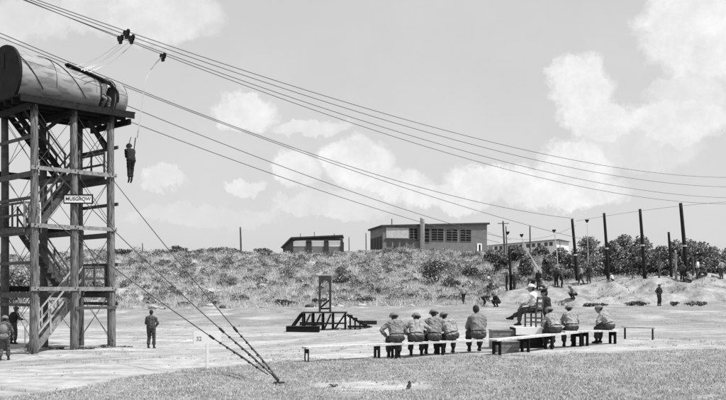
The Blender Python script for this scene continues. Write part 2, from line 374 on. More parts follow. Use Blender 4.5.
BL=[(436,106,4.3,3.4,.95,'largest dark bush halfway up the hillside'),(263,133,3.4,1.3,.9,'dark bush on the skyline left of the low dark shed'),(179,133,3.0,1.4,.85,'rounded dark bush on the skyline, second left of the lone pole'),
(222,133,5.0,1.2,.6,'wide low bush on the skyline just left of the lone pole'),(122,131,3.0,1.2,.7,'dark bush on the skyline just right of the tower'),(151,92,2.2,.8,.85,'low dark bush at the hill foot behind the standing soldier'),
(282,90,1.8,1.0,.95,'dark round shrub at the foot of the hill left of the arch frame'),(292,90.5,1.6,.7,.95,'flat dark shrub at the hill foot, beside the round one'),(185,91,1.9,.8,.7,'low scrubby shrub at the hill foot behind the middle guy wire'),
(213,91,1.7,.7,.8,'small dark shrub at the hill foot left of the long black box'),(450,103,2.6,1.6,.8,'dark bush on the hillside just right of the largest one'),(470,112,3.0,2.0,.85,'dark bush below the right end of the brick building'),
(494,101,2.4,1.9,.85,'dark bush on the slope left of the leftmost bank pole'),(519,99,2.2,2.0,.85,'dark bush on the slope behind the slanting strap foot'),(533,104,2.4,1.6,.6,'mid grey bush on the slope under the far white barracks'),(546,98,2.2,1.6,.85,'dark bush on the slope left of the straight white risers'),(565,97,2.0,2.0,.7,'bush on the slope left of the first tall black pole'),
(14,98,5.5,4.5,.8,'large dark bush behind the left legs of the tower'),(52,104,4.5,3.6,.75,'dark bush on the slope behind the tower stair'),(92,101,3.6,2.6,.7,'bush on the slope behind the right bay of the tower'),
(365,94,2.2,1.2,.8,'dark shrub low on the hillside right of the arch frame'),(342,108,2.6,1.5,.8,'dark shrub high on the hillside above the arch frame'),(320,94,1.8,1.1,.7,'dark shrub seen through the arch frame')]
for a,b,w,h,dk,lb in BL: bush(a,b,w,h,lb,dk,n_=int(420*w))
for (a,b,w,lb) in [(632,73.6,1.3,'dark low weed clump at the bank foot left of the standing man'),(641,73.4,1.8,'flat dark weed clump at the bank foot close left of the standing man'),(673,73.3,1.2,'small dark weed clump at the bank foot right of the standing man'),(692,73,1.6,'larger dark weed clump at the bank foot'),
    (700,73,1.4,'rightmost dark weed clump at the bank foot'),(590,74,1.6,'dark weed clump at the bank foot behind the seated men'),(601,73.7,1.4,'dark weed clump at the bank foot above the rightmost seated man')]:
    bush(a,b,w,.42,lb,.95,'weed clumps along the foot of the bank',260,.14,'weed_clump','weeds')
for (a,b,w,lb) in [(86,36.6,1.1,'dark weed patch added for ground shade between the middle and right front tower posts'),(103,37.6,.9,'weed patch added for shade at the foot of the right front tower post'),(124,40,1.2,'low dark weed patch added for shade between the tower and the lone soldier'),(56,37,1.0,'weed patch added for shade under the tower stair')]:
    bush(a,b,w,.13,lb,.9,'weed patches added for shade around the tower foot',260,.06,'weed_clump','weeds')  # added dark weeds stand in for the shadowed ground under the tower
# tiny foreground plants
bush(408,20.3,.16,.24,'single small dark plant in the foreground grass',.9,None,90,.035,'small_plant','plant')
bush(334,20.8,.35,.07,'flat small weed at the edge of the bare patch',.7,None,120,.03,'small_weed','plant')
# stones along the foot of the hill
stone=None; k=0
for i in range(34):
    uu=random.uniform(112,455); dd=random.uniform(86.5,89.5); s=random.uniform(.15,.5)
    mb=MB(); mb.ball((0,0,s*.25),s,s*.7,s*.5,8,5)
    mb.v=[tuple(Vector(a)*(1+.25*noise.noise(Vector(a)*4+Vector((i,0,0))))) for a in mb.v]
    o=mb.build('stone',M['concrete'] if i%3 else M['rock']); o.location=at(uu,dd)
    tag(o,'rough stone lying along the foot of the overgrown hill','stone','stones at the foot of the hill')
# ------------------------------------------------------------------ tower
P34=W(34,290,35.3); P34.z=0
ang=math.atan2(37.8-35.3,((111-CU)/F*37.8)-P34.x)
TG=.3
T=thing('jump_tower','tall timber jump tower with zigzag stair and metal fuselage cabin on top','jump tower',(P34.x,P34.y,TG),ang)
# local: x along fuselage (to right-away), y back-left
def tl(u,v,yl=0):
    """tower-local point on plane y=yl seen at pixel (u,v)"""
    cs,sn=math.cos(ang),math.sin(ang); k=(u-CU)/F
    # world x = P34.x+cs*s-sn*yl ; y = P34.y+sn*s+cs*yl
    ax=P34.x-sn*yl; ay=P34.y+cs*yl; s=(k*ay-ax)/(cs-k*sn); d=ay+sn*s
    return Vector((s,yl,CZ-(v-HV)/F*d-TG))
S=[0,1.73,3.46]; WB=2.7; DZ=10.0
for j,yl in enumerate((0,WB)):
    for i,s in enumerate(S):
        mb=MB(); top=DZ-.02
        pts=[];rr=[]
        for k in range(13):
            f=k/12; pts.append((s+.02*math.sin(3*f+i),yl+.02*math.cos(2.5*f+i*2+j),-.5+(top+.5)*f)); rr.append(.185-.035*f+.004*math.sin(k*2.1+i))
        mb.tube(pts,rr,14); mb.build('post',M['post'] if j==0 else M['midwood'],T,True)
lv=[2.55,5.1,7.42]
def beam(p,q,w,h,mt='midwood',name='beam'): 
    return MB().beam(p,q,w,h).build(name,M[mt],T)
for k,z in enumerate(lv):
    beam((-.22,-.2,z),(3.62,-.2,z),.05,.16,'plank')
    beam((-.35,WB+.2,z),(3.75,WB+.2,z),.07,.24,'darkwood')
    for s in S: beam((s-.2,-.3,z-.26),(s-.2,WB+.3,z-.26),.07,.22,'midwood')
for z in lv:
    for s in S:
        q=MB(); q.tube([(s-.06,-.235,z+.03),(s-.06,-.215,z+.03)],.03,8); q.tube([(s+.07,-.235,z-.03),(s+.07,-.215,z-.03)],.03,8); q.build('bolts',M['darkmetal'],T)
# extra side rails
for z in (1.9,3.6,6.2,8.65):
    beam((3.64,-.25,z),(3.64,WB+.2,z),.06,.14,'midwood','rail'); beam((-.2,-.2,z),(-.2,WB+.25,z),.06,.13,'midwood','rail')
beam((1.7,-.2,1.75),(3.6,-.2,1.75),.05,.12,'midwood','rail')
# cross bracing rods
def rod(p,q,r=.012,name='brace_rod'): return MB().tube([p,q],r,6).build(name,M['cable'],T)
for a,b in ((0,1),(1,2)):
    for z0,z1 in ((.3,2.5),(2.6,5.0),(5.2,7.4),(7.5,9.8)):
        if a==0 and z0<7: continue
        rod((S[a],-.17,z0),(S[b],-.17,z1)); rod((S[a],-.19,z1),(S[b],-.19,z0))
for s in (0,3.46):
    for z0,z1 in ((.3,2.5),(2.6,5.0),(5.2,7.4),(7.5,9.8)):
        rod((s,0,z0),(s,WB,z1)); rod((s+.03,0,z1),(s+.03,WB,z0))
for a,b in ((0,1),(1,2)):
    for z0,z1 in ((.3,2.5),(2.6,5.0),(5.2,7.4),(7.5,9.8)):
        rod((S[a],WB+.17,z0),(S[b],WB+.17,z1)); rod((S[a],WB+.19,z1),(S[b],WB+.19,z0))
# knee braces at top
beam((.2,.3,8.7),(1.5,.3,9.8),.1,.14,'darkwood','knee_brace'); beam((3.3,.2,8.6),(2.5,.2,9.7),.1,.14,'darkwood','knee_brace')
beam((3.46,.15,8.6),(3.46,1.5,9.7),.1,.14,'darkwood','knee_brace')
# landings
def landing(x0,x1,y0,y1,z):
    mb=MB(); w=.15; y=y0
    while y<y1-.05:
        mb.box(x0,x1,y,min(y+w-.012,y1),z-.045,z); y+=w
    mb.beam((x0+.04,y0,z-.14),(x0+.04,y1,z-.14),.06,.17); mb.beam((x1-.04,y0,z-.14),(x1-.04,y1,z-.14),.06,.17)
    return mb.build('landing',M['midwood'],T)
ZL=[0,2.5,5.05,7.42,DZ]
landing(2.25,3.42,.22,WB-.25,ZL[1]); landing(-.35,.45,.22,WB-.25,ZL[2]); landing(2.1,3.3,.22,WB-.25,ZL[3])
landing(-.3,1.65,-.1,.2,5.32) if False else None
def stair(x0,z0,x1,z1,y0,y1,mt='midwood'):
    st=MB(); st.beam((x0,y0,z0),(x1,y0,z1),.05,.26); st.beam((x0,y1,z0),(x1,y1,z1),.05,.26)
    o=st.build('stair_stringers',M[mt],T)
    n_=11; 
    tr=MB()
    for i in range(1,n_):
        f=i/n_; x=x0+(x1-x0)*f; z=z0+(z1-z0)*f; tr.box(x-.12,x+.12,y0+.03,y1-.03,z+.02,z+.055)
    t=tr.build('treads',M['plank'] if mt=='plank' else M['midwood'],o); 
    hr=MB()
    for y in (y0-.03,y1+.03):
        hr.beam((x0,y,z0+.95),(x1,y,z1+.95),.035,.065)
        hr.beam((x0,y,z0+.5),(x1,y,z1+.5),.03,.07)
        for f in (0,.33,.66,1): hr.beam((x0+(x1-x0)*f,y,z0+(z1-z0)*f-.1),(x0+(x1-x0)*f,y,z0+(z1-z0)*f+1.0),.06,.06)
    hr.build('handrail',M['concrete'] if mt=='plank' else M['midwood'],T)
    return o
stair(.15,0.0,2.3,ZL[1],.35,1.05,'plank')
stair(2.3,ZL[1],.4,ZL[2],1.6,2.3)
stair(.3,ZL[2],2.15,ZL[3],.35,1.05)
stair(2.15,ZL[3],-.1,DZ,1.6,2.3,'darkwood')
# landing handrails
def lrail(p,q,mt='midwood'):
    mb=MB(); p=Vector(p);q=Vector(q)
    for h in (.5,.98): mb.beam(p+Vector((0,0,h)),q+Vector((0,0,h)),.04,.09)
    for f in (0,.5,1): 
        a=p.lerp(q,f); mb.beam(a,a+Vector((0,0,1.03)),.06,.07)
    mb.build('handrail',M[mt],T)
lrail((2.3,.2,ZL[1]),(3.3,.2,ZL[1]),'midwood'); lrail((3.4,.2,ZL[1]),(3.4,2.4,ZL[1]))
lrail((-.3,.2,ZL[2]),(-.3,2.4,ZL[2])); lrail((-.3,.2,ZL[2]),(.35,.2,ZL[2]),'palewood')
lrail((3.25,.2,ZL[3]),(3.25,2.4,ZL[3])); 
# deck
mb=MB(); x=-.75
while x<4.4:
    mb.box(x,min(x+.19,4.4),-.42,WB+.45,DZ+.2,DZ+.25); x+=.2
dk=mb.build('deck',M['darkwood'],T)
for y in (-.38,.35,1.05,1.75,2.4,WB+.4):
    MB().beam((-.74,y,DZ+.08),(4.36,y,DZ+.08),.08,.23).build('joist',M['darkwood'],T)
for s in (-.35,1.55,3.3,4.2):
    MB().beam((s,-.3,DZ-.17),(s,WB+.3,DZ-.17),.12,.24).build('joist',M['darkwood'],T)
# fuselage cabin : separate child of tower
FZ=DZ+.25; YC=1.2; HW=1.42; FH=2.08
def prof(a):
    """a 0..1 from front floor over the top to back floor"""
    th=math.pi*(1.16-1.32*a)+0  # from ~209deg to ~-29deg
    y=-math.cos(th)*HW; z=.72*FH/2*1.0+math.sin(th)*(FH-.72*FH/2)
    return (-(-y)if False else -(-math.cos(th))*HW,z)
NP=36
pr=[]
for i in range(NP+1):
    a=i/NP; th=math.pi*(1.27-1.54*a); pr.append((YC+math.cos(th)*HW, max(0,.90+math.sin(th)*(FH-.90))))
pr[0]=(pr[0][0],0.0); pr[-1]=(pr[-1][0],0.0)
x0,x1=-.68,4.3;
def TP(x): return 1-.31*max(0,(x+.5)/4.8)
NX=48; dx0,dx1=3.0,3.72
mb=MB(); vs=[];fs=[]
xs=[x0+(x1-x0)*i/NX for i in range(NX+1)]
def dent(x,a): return .018*noise.noise((x*1.6,a*9,2.0))
for x in xs:
    for i,(y,z) in enumerate(pr):
        q=1+dent(x,i/NP); k_=TP(x); vs.append((x,YC-.12*(1-k_)*4+(y-YC)*q*k_,FZ+z*q*k_))
for a in range(NX):
    xm=(xs[a]+xs[a+1])/2
    for i in range(NP):
        zz=(pr[i][1]+pr[i+1][1])/2
        if dx0<xm<dx1 and .02<zz<1.93 : continue   # door openings on both sides
        fs.append((a*(NP+1)+i,a*(NP+1)+i+1,(a+1)*(NP+1)+i+1,(a+1)*(NP+1)+i))
mb.add(vs,fs)
cab=mb.build('fuselage',M['skinmetal'],T,True)
md=cab.modifiers.new('thick','SOLIDIFY'); md.thickness=.03
def fp(x,i,e=1.0):
    k_=TP(x); i0=int(i); i1=min(i0+1,len(pr)-1); f=i-i0; y=pr[i0][0]*(1-f)+pr[i1][0]*f; z=pr[i0][1]*(1-f)+pr[i1][1]*f
    return (x,YC-.12*(1-k_)*4+(y-YC)*k_*e,FZ+z*k_*e)
# ribs / seams
for i,(xx,t0,t1) in enumerate(((.9,0,1),(2.75,0,1),(2.92,0,1),(3.82,0,1),(4.28,0,1))):
    q=MB(); q.tube([fp(xx,i,1.014) for i in range(len(pr))],.02,6); q.build('rib',M['darkmetal'] if i in (0,) else M['midwood'],cab)
for xx in (-.2,.35,1.5,2.1,4.05):
    q=MB(); q.tube([fp(xx,i,1.010) for i in range(len(pr))],.008,4); q.build('seam',M['midwood'],cab)
for ii_ in (7.5,12,15.5):
    q=MB(); q.tube([fp(-.65+3.6*k/20,ii_,1.010) for k in range(21)],.007,4); q.build('seam',M['midwood'],cab)
# slanting seam line seen across the skin and the strap
q=MB(); q.tube([fp(.6+1.7*(1-k/12),3+k*1.15,1.03) for k in range(13)],.016,6); q.build('seam_cable',M['darkmetal'],cab)
q=MB(); q.tube([fp(-.6+.95*(1-k/8),3+k*.9,1.035) for k in range(9)],.02,6); q.build('seam_cable',M['darkmetal'],cab)
# door frame on the camera side
idx=[i for i in range(NP//2) if pr[i][1]<1.97]
for xx in (dx0-.02,dx1+.02):
    q=MB(); q.tube([fp(xx,i,1.015) for i in idx],.04,6); q.build('door_frame',M['darkmetal'],cab)
# static line rail / visor: dark strip along the crown that bends down beside the door
ti=[i for i in range(NP//2+1) if pr[i][1]>1.9][0]
mb=MB(); pth=[fp(1.55,13,1.07),fp(2.1,12.7,1.05),fp(2.7,12,1.05),fp(3.2,11,1.05),fp(3.55,9.5,1.05),fp(3.74,8,1.04),fp(3.78,6,1.03),fp(3.78,4,1.03)]
for i_,(a,b) in enumerate(zip(pth[:-1],pth[1:])): mb.beam(a,b,.28 if i_<3 else .14,.07)
mb.build('door_visor',M['black'],cab)
# left end bulkhead
mb=MB(); e=[(x0-.05,YC+(y-YC)*1.06,FZ+z*1.05) for y,z in pr]; e2=[(x0+.06,b,c) for a,b,c in e]; k=len(e)
mb.add(e+e2,[tuple(range(k)),tuple(range(2*k-1,k-1,-1))]+[(i,i+k,(i+1)%k+k,(i+1)%k) for i in range(k)])
bh=mb.build('bulkhead',M['endpanel'],T)
MB().box(x0-.075,x0-.052,YC-.15,YC+.1,FZ+1.25,FZ+1.85).build('slot_window',M['black'],bh)
# right end bulkhead with opening
mb=MB(); mb.add([fp(x1-.02,i) for i in range(len(pr))],[tuple(range(len(pr)))]); mb.build('bulkhead',M['skinmetal'],T)
MB().box(x0+.08,x1-.03,YC-HW+.45,YC+HW-.7,FZ+.003,FZ+.03).build('cabin_floor',M['darkwood'],T)
# sign on the tower (own thing, hung on the middle post)
def tw(p):
    p=Vector(p); return Vector((P34.x+math.cos(ang)*p.x-math.sin(ang)*p.y,P34.y+math.sin(ang)*p.x+math.cos(ang)*p.y,TG+p.z))
def text_obj(s,size,mt,parent,loc,name='lettering',ex=.002):
    cu=bpy.data.curves.new(name,'FONT'); cu.body=s; cu.size=size; cu.extrude=ex; cu.align_x='CENTER'; cu.align_y='CENTER'; cu.offset=size*.015
    cu.materials.append(mt); o=bpy.data.objects.new(name,cu); col.objects.link(o); o.parent=parent; o.location=loc; o.rotation_euler=(R(90),0,0)
    dg=bpy.context.evaluated_depsgraph_get(); me=bpy.data.meshes.new_from_object(o.evaluated_get(dg)); me.name=name
    if not me.materials: me.materials.append(mt)
    o2=bpy.data.objects.new(name,me); col.objects.link(o2); o2.parent=parent; o2.location=loc; o2.rotation_euler=(R(90),0,0)
    bpy.data.objects.remove(o,do_unlink=True); return o2
sp_=W(78.3,199,36.35)
sg=thing('name_board','small white name board in a dark frame on the middle front tower post','sign',sp_,R(4))
MB().box(-.56,.56,-.015,.015,-.15,.15).build('board',M['white'],sg)
mb=MB()
mb.box(-.6,.6,-.03,.03,.15,.2);mb.box(-.6,.6,-.03,.03,-.2,-.15);mb.box(-.6,-.56,-.03,.03,-.15,.15);mb.box(.56,.6,-.03,.03,-.15,.15)
mb.build('frame',M['black'],sg); text_obj('MUSGROW',.2,M['paint_letter'],sg,(0,-.02,0))
# ------------------------------------------------------------------ zip cables
def cable(pts,d0,d1,r,label,ext=(0,0),mt='cable',group=None,name='steel_cable',cat='cable',poly=2):
    """pts [(u,v)..]; plan line from pts[0] at depth d0 to pts[-1] at depth d1"""
    a=np.array([(pts[0][0]-CU)/F*d0,d0]); b=np.array([(pts[-1][0]-CU)/F*d1,d1]); D=b-a
    ts=[];zs=[]
    for (uu,vv) in pts:
        k=(uu-CU)/F; t=(k*a[1]-a[0])/(D[0]-k*D[1]); y=a[1]+t*D[1]; ts.append(t); zs.append(CZ-(vv-HV)/F*y)
    pf=np.polyfit(ts,zs,min(poly,len(pts)-1))
    T_=np.linspace(-ext[0],1+ext[1],60)
    P=[(a[0]+D[0]*t,a[1]+D[1]*t,float(np.polyval(pf,t))) for t in T_]
    o0=Vector(P[0]); mb=MB(); mb.tube([Vector(p)-o0 for p in P],r,6); o=mb.build(name,M[mt],None,True); o.location=o0
    tag(o,label,cat,group)
    def f(uu):
        k=(uu-CU)/F; t=(k*a[1]-a[0])/(D[0]-k*D[1]); return Vector((a[0]+D[0]*t,a[1]+D[1]*t,float(np.polyval(pf,t))))
    return f
GC='steel cables running over the tower to the right'
c1=cable([(66,0),(126,30),(180,53.5),(219,68.5),(301,92),(400,118),(563,157),(624,166),(726,178.6)],34.4,85,.0145,'uppermost of the four steel cables passing above the cabin',(.15,.25),group=GC)
c2=cable([(51,0),(120,32.5),(180,57),(219,70.4),(301,97),(400,124.5),(563,163),(726,187.5)],34.6,85,.0145,'second highest steel cable passing above the cabin',(.15,.25),group=GC)
c3=cable([(32,0),(118,38),(180,60),(240,79),(301,101),(400,134),(563,174),(726,198)],35.2,85,.0145,'third highest steel cable above the cabin',(.12,.25),group=GC)
c4=cable([(26,0),(118,40),(180,61.5),(240,80.5),(301,104),(400,139),(494,167.5),(669,200),(726,204)],35.6,85,.0145,'lowest of the four steel cables passing above the cabin',(.12,.25),group=GC)
GD='steel cables running from behind the cabin to the bank'
d1=cable([(0,31),(48,53),(130,88),(246,133),(318,155.5),(400,181.5),(535,211),(574,220)],38,81,.018,'uppermost thin cable dropping from behind the cabin to the black poles',(.05,0),'farcable',GD)
d1b=cable([(0,36),(130,89.5),(246,134),(318,158),(400,185),(530,226),(600,243)],38.5,81,.017,'cable just below the uppermost one behind the cabin, parting from it towards the right',(.05,0),'farcable',GD)
d2=cable([(130,106),(265,161),(300,173.5),(382,201.5),(437,219),(511,240)],42,81,.018,'middle thin cable dropping from the right end of the cabin past the brick building',(.1,0),'farcable',GD)
d3=cable([(127,120),(272,174),(300,184.5),(382,210),(440,227),(500,243)],42,81,.018,'lowest thin cable dropping from the cabin floor towards the brick building',(.1,0),'farcable',GD)
cable([(576,221),(604,216),(640,212),(682,205),(760,200)],81,81,.014,'sagging wire strung along the tops of the tall black poles',(0,0),'farcable',name='overhead_wire',cat='wire')
cable([(486,231),(520,241),(553,233),(576,226)],81,81,.012,'thin wire strung left of the first tall black pole',(0,0),'farcable',name='overhead_wire',cat='wire')
# ------------------------------------------------------------------ trolleys and risers
GT='pulley trolleys on the cables'
def trolley(p,label,k=1.0,group=GT):
    t=thing('pulley_trolley',label,'pulley',p,R(-43),group)
    q=MB(); q.tube([(-.1*k,-.03,.02*k),(-.1*k,.03,.02*k)],.085*k,14); q.build('pulley_wheel',M['black'],t)
    q=MB(); q.tube([(.1*k,-.03,.02*k),(.1*k,.03,.02*k)],.085*k,14); q.build('pulley_wheel',M['black'],t)
    q=MB(); q.box(-.13*k,.13*k,-.045,-.033,-.1*k,.06*k); q.box(-.13*k,.13*k,.033,.045,-.1*k,.06*k); q.box(-.07*k,.07*k,-.04,.04,-.2*k,-.09*k); q.build('side_plates',M['darkmetal'],t)
    return t
tp=[c3(120.5),c1(126.5),c2(131.5),c4(163)]
for p,lb in zip(tp,['left one of the three black pulleys clustered above the cabin door','top one of the three black pulleys clustered above the cabin door','right one of the three black pulleys clustered above the cabin door','single black pulley carrying the hanging jumper']):
    trolley(p+Vector((0,0,-.06)),lb,1.25)
def strap(pts,w,label,name='riser_strap',group=None,mt='webbing',cat='strap',th=.008):
    pts=[Vector(p) for p in pts]; o0=pts[0].copy(); mb=MB()
    # smooth resample
    P=[]
    for i in range(len(pts)-1):
        p0=pts[max(i-1,0)];p1=pts[i];p2=pts[i+1];p3=pts[min(i+2,len(pts)-1)]
        for k in range(6):
            t=k/6; P.append(.5*((2*p1)+(p2-p0)*t+(2*p0-5*p1+4*p2-p3)*t*t+(3*p1-p0-3*p2+p3)*t**3))
    P.append(pts[-1])
    for a,b in zip(P[:-1],P[1:]): mb.beam(a-o0,b-o0+(b-a)*.05,w,th,(0,1,.2))
    o=mb.build(name,M[mt],None); o.location=o0; tag(o,label,cat,group); return o
GS='riser straps between the pulleys and the cabin'
dvis=37.3
for i,(tu,tv,eu,ev,du,dv,lb) in enumerate([(119,44,69,68,98,58,'longest pale riser strap from the left pulley to the far end of the dark visor'),(121,45,81,70,103,60,'second pale riser strap from the left pulley to the visor'),
     (129,42,84,71,108,58,'pale riser strap from the top pulley down to the dark visor'),(133,44,89,72,114,60,'pale riser strap from the right pulley down to the dark visor')]):
    strap([W(tu,tv,37.5),W(du,dv,37.4),W((du+eu)/2-1,(dv+ev)/2+1.2,37.2),W(eu,ev,36.7)],.035,lb,group=GS)
# jumper
JD=36.2
jp=c4(163)
JDd=jp.y
strap([W(162,57,JDd),W(152,68,JDd),W(145,84,JDd-.2),W(141.5,108,JDd-.4),W(138.5,129,JDd-.6),W(137.3,138,JDd-.6)],.055,'long pale folded riser strap from the single pulley down to the jumper')
# ------------------------------------------------------------------ guy wires
an=W(278,383,21.7); an=Vector((an.x,an.y,gz(an.x,an.y)))
GG='guy wires between tower and ground anchor'
def guy(start,end,lb,ht):
    start=Vector(start);end=Vector(end)
    t=thing('guy_wire',lb,'guy wire',end,0,GG); s=start-end; L=s.length; dr=s.normalized()
    P=[]
    for k in range(25):
        f=k/24; P.append(s*f+Vector((0,0,-.35*4*f*(1-f)*.5)))
    MB().tube(P,.014,6).build('wire',M['cable'],t,True)
    # doubled tail, clamps and turnbuckle near the anchor
    side=Vector((.05,0,.02))
    def pt(f): 
        return s*f+Vector((0,0,-.35*4*f*(1-f)*.5))
    MB().tube([pt(.01),pt(ht*.5)+side*.6,pt(ht)+side*.1],.011,6).build('wire_tail',M['cable'],t)
    for k in range(7):
        f=.02+k*ht/7+.01; c=pt(f); q=MB(); q.ball(c+Vector((0,0,0)),.028,.028,.028,8,5); q.beam(c-dr*.03,c+dr*.03,.045,.045); q.build('clamp',M['darkmetal'],t)
    c=pt(ht+.015); q=MB(); q.tube([c-dr*.16,c-dr*.12,c+dr*.12,c+dr*.16],[.015,.034,.034,.015],8); q.build('turnbuckle',M['darkmetal'],t)
    return t
guy(tw(tl(77,132,0.0)),an+Vector((.03,-.02,.1)),'uppermost guy wire from the top of the middle tower post to the ground anchor',.125)
guy(tw(tl(36,152,0)),an+Vector((-.08,.05,.16)),'middle guy wire from high on the left front post to the ground anchor',.135)
guy(tw(tl(36,206,0)),an+Vector((-.26,.1,.22)),'lowest guy wire from halfway up the left front post to the ground anchor',.15)
t=thing('ground_anchor','dark iron anchor rod in the grass where the three guy wires meet','anchor',an)
q=MB(); q.tube([(.12,-.1,-.2),(-.02,.03,.1),(-.16,.08,.25)],.03,8); q.build('rod',M['darkmetal'],t)
q=MB(); q.box(-.1,.16,-.12,.1,-.05,.05); q.build('plate',M['darkmetal'],t)
# ------------------------------------------------------------------ poles
def pole(u,d,vtop,r,label,mt='darkpost',lean=0,name='utility_pole',cat='pole',group=None,band=None,arm=False,dz=0):
    b=at(u,d); h=W(u,vtop,d).z-b.z; t=thing(name,label,cat,b,0,group)
    P=[(lean*f*h+.02*math.sin(4*f),0,-.4+(h+.4)*f) for f in [k/10 for k in range(11)]]
    MB().tube(P,[r*(1-.25*k/10) for k in range(11)],12).build('shaft',M[mt],t,True)
    if band:
        f=band; MB().tube([(lean*f*h,0,h*f-.07),(lean*f*h,0,h*f+.07)],r*1.08,12).build('band',M['palewood'],t)
    if arm:
        MB().beam((-.9+lean*h,-.12,h-.4),(.9+lean*h,-.12,h-.4),.1,.12).build('crossarm',M[mt],t)
    return t
GP='tall black poles along the bank'
pole(577.5,81,219,.16,'leftmost tall black pole on the bank, beside the landing jumpers',lean=-.085,band=.42,group=GP)
pole(608.5,81,213,.16,'second tall black pole from the left on the bank',lean=-.065,band=.46,group=GP)
pole(645,81,209,.17,'third tall black pole from the left on the bank',lean=-.07,band=.48,group=GP)
pole(687,80.5,203,.20,'tallest and thickest black pole near the right edge',lean=-.085,band=.42,group=GP)
pole(671.5,80,232,.14,'short black pole just left of the tallest one',lean=-.06,group=GP)
pole(511,80,246,.14,'leftmost black pole on the bank behind the seated instructor',lean=-.04,group=GP)
pole(659,80,251,.1,'thin grey post between the third pole and the short black pole','midwood',group='thin grey posts on the bank')
pole(676,79.5,250,.12,'pale post between the short black pole and the tallest pole','plank',lean=-.02,group='thin grey posts on the bank')
pole(693,79.5,257,.12,'grey post just right of the tallest black pole','midwood',group='thin grey posts on the bank')
pole(632,80.3,262,.05,'slim stake between second and third tall poles','midwood',group='thin grey posts on the bank')
pole(241,134,227,.15,'lone slanting pole on the skyline left of the low dark shed','midwood',lean=-.02)
pole(142.5,134,243,.09,'thin short post on the skyline right of the tower','midwood')
pole(349,150,237,.09,'thin pole just right of the low dark shed','midwood')
pole(366,150,233,.1,'thin pole just left of the brick building','midwood')
pole(505,140,221,.17,'utility pole with a small crossarm right of the brick building','midwood',lean=-.05,arm=True)
pole(507,150,226,.12,'thinner pole close behind the one with a crossarm','midwood',lean=-.03)
pole(530,150,226,.14,'pole standing before the far white barracks','midwood')
pole(560,170,240,.08,'very thin post at the right end of the far barracks','midwood')
# landing trolleys and straps on the bank
GB='pulley trolleys above the bank'
for (uu,vv,lb) in [(507.7,232.5,'small black pulley beside the leftmost thin poles'),(521.6,235,'small black pulley above the slanting white strap'),(554,230.5,'black pulley above the straight white risers'),(587,220.5,'black pulley above the feathery pointed tree')]:
    trolley(W(uu,vv,80),lb,1.0,GB)
GR='pale risers above landed jumpers'
strap([W(522,238,80),W(526,248,80),W(532,258,80),W(538,268,79.6)],.09,'pale slanting riser strap behind the seated instructor',group=GR,th=.03)
strap([W(554.5,234,80),W(556,244,80),W(557,254,80),W(558,266,80)],.07,'straight pale riser strap hanging down to the two landed men',group=GR,th=.03)
strap([W(587,224,80),W(587.5,236,80),W(588,250,80),W(588,266,80)],.05,'thin pale riser strap in front of the feathery tree',group=GR,th=.02)
# ------------------------------------------------------------------ people
def bones2(a,b,l1,l2,pole_):
    a=Vector(a);b=Vector(b); d=b-a; L=min(d.length,(l1+l2)*.995); dn=d.normalized(); b=a+dn*L
    x=(l1*l1-l2*l2+L*L)/(2*L); h=math.sqrt(max(0,l1*l1-x*x)); pv=Vector(pole_); pv=(pv-dn*pv.dot(dn)); pv=pv.normalized() if pv.length>1e-4 else Vector((0,0,1))
    return a+dn*x+pv*h, b
def capsule(p,q,r0,r1,n=10):
    p=Vector(p);q=Vector(q); d=q-p
    t=d.normalized() if d.length>1e-5 else Vector((0,0,1))
    ref=Vector((0,0,1)) if abs(t.z)<.9 else Vector((1,0,0)); a=t.cross(ref).normalized(); b=a.cross(t)
    vs=[];fs=[];rows=[]
    for k in range(4): ph=-90+22.5*k+0.0; rows.append((p,r0,max(ph,-88)))
    rows.append((p,r0,0)); rows.append((q,r1,0))
    for k in range(1,5): rows.append((q,r1,min(22.5*k,88)))
    for c,r,ph in rows:
        cr,sr=math.cos(R(ph))*r,math.sin(R(ph))*r
        for j in range(n):
            an_=2*math.pi*j/n; vs.append(c+t*sr+(a*math.cos(an_)+b*math.sin(an_))*cr)
    for i in range(len(rows)-1):
        for j in range(n): fs.append((i*n+j,i*n+(j+1)%n,(i+1)*n+(j+1)%n,(i+1)*n+j))
    fs.append(tuple(range(n))[::-1]); fs.append(tuple((len(rows)-1)*n+j for j in range(n)))
    return vs,fs
MATS=['shirt','trousers','skin','hair','boot']
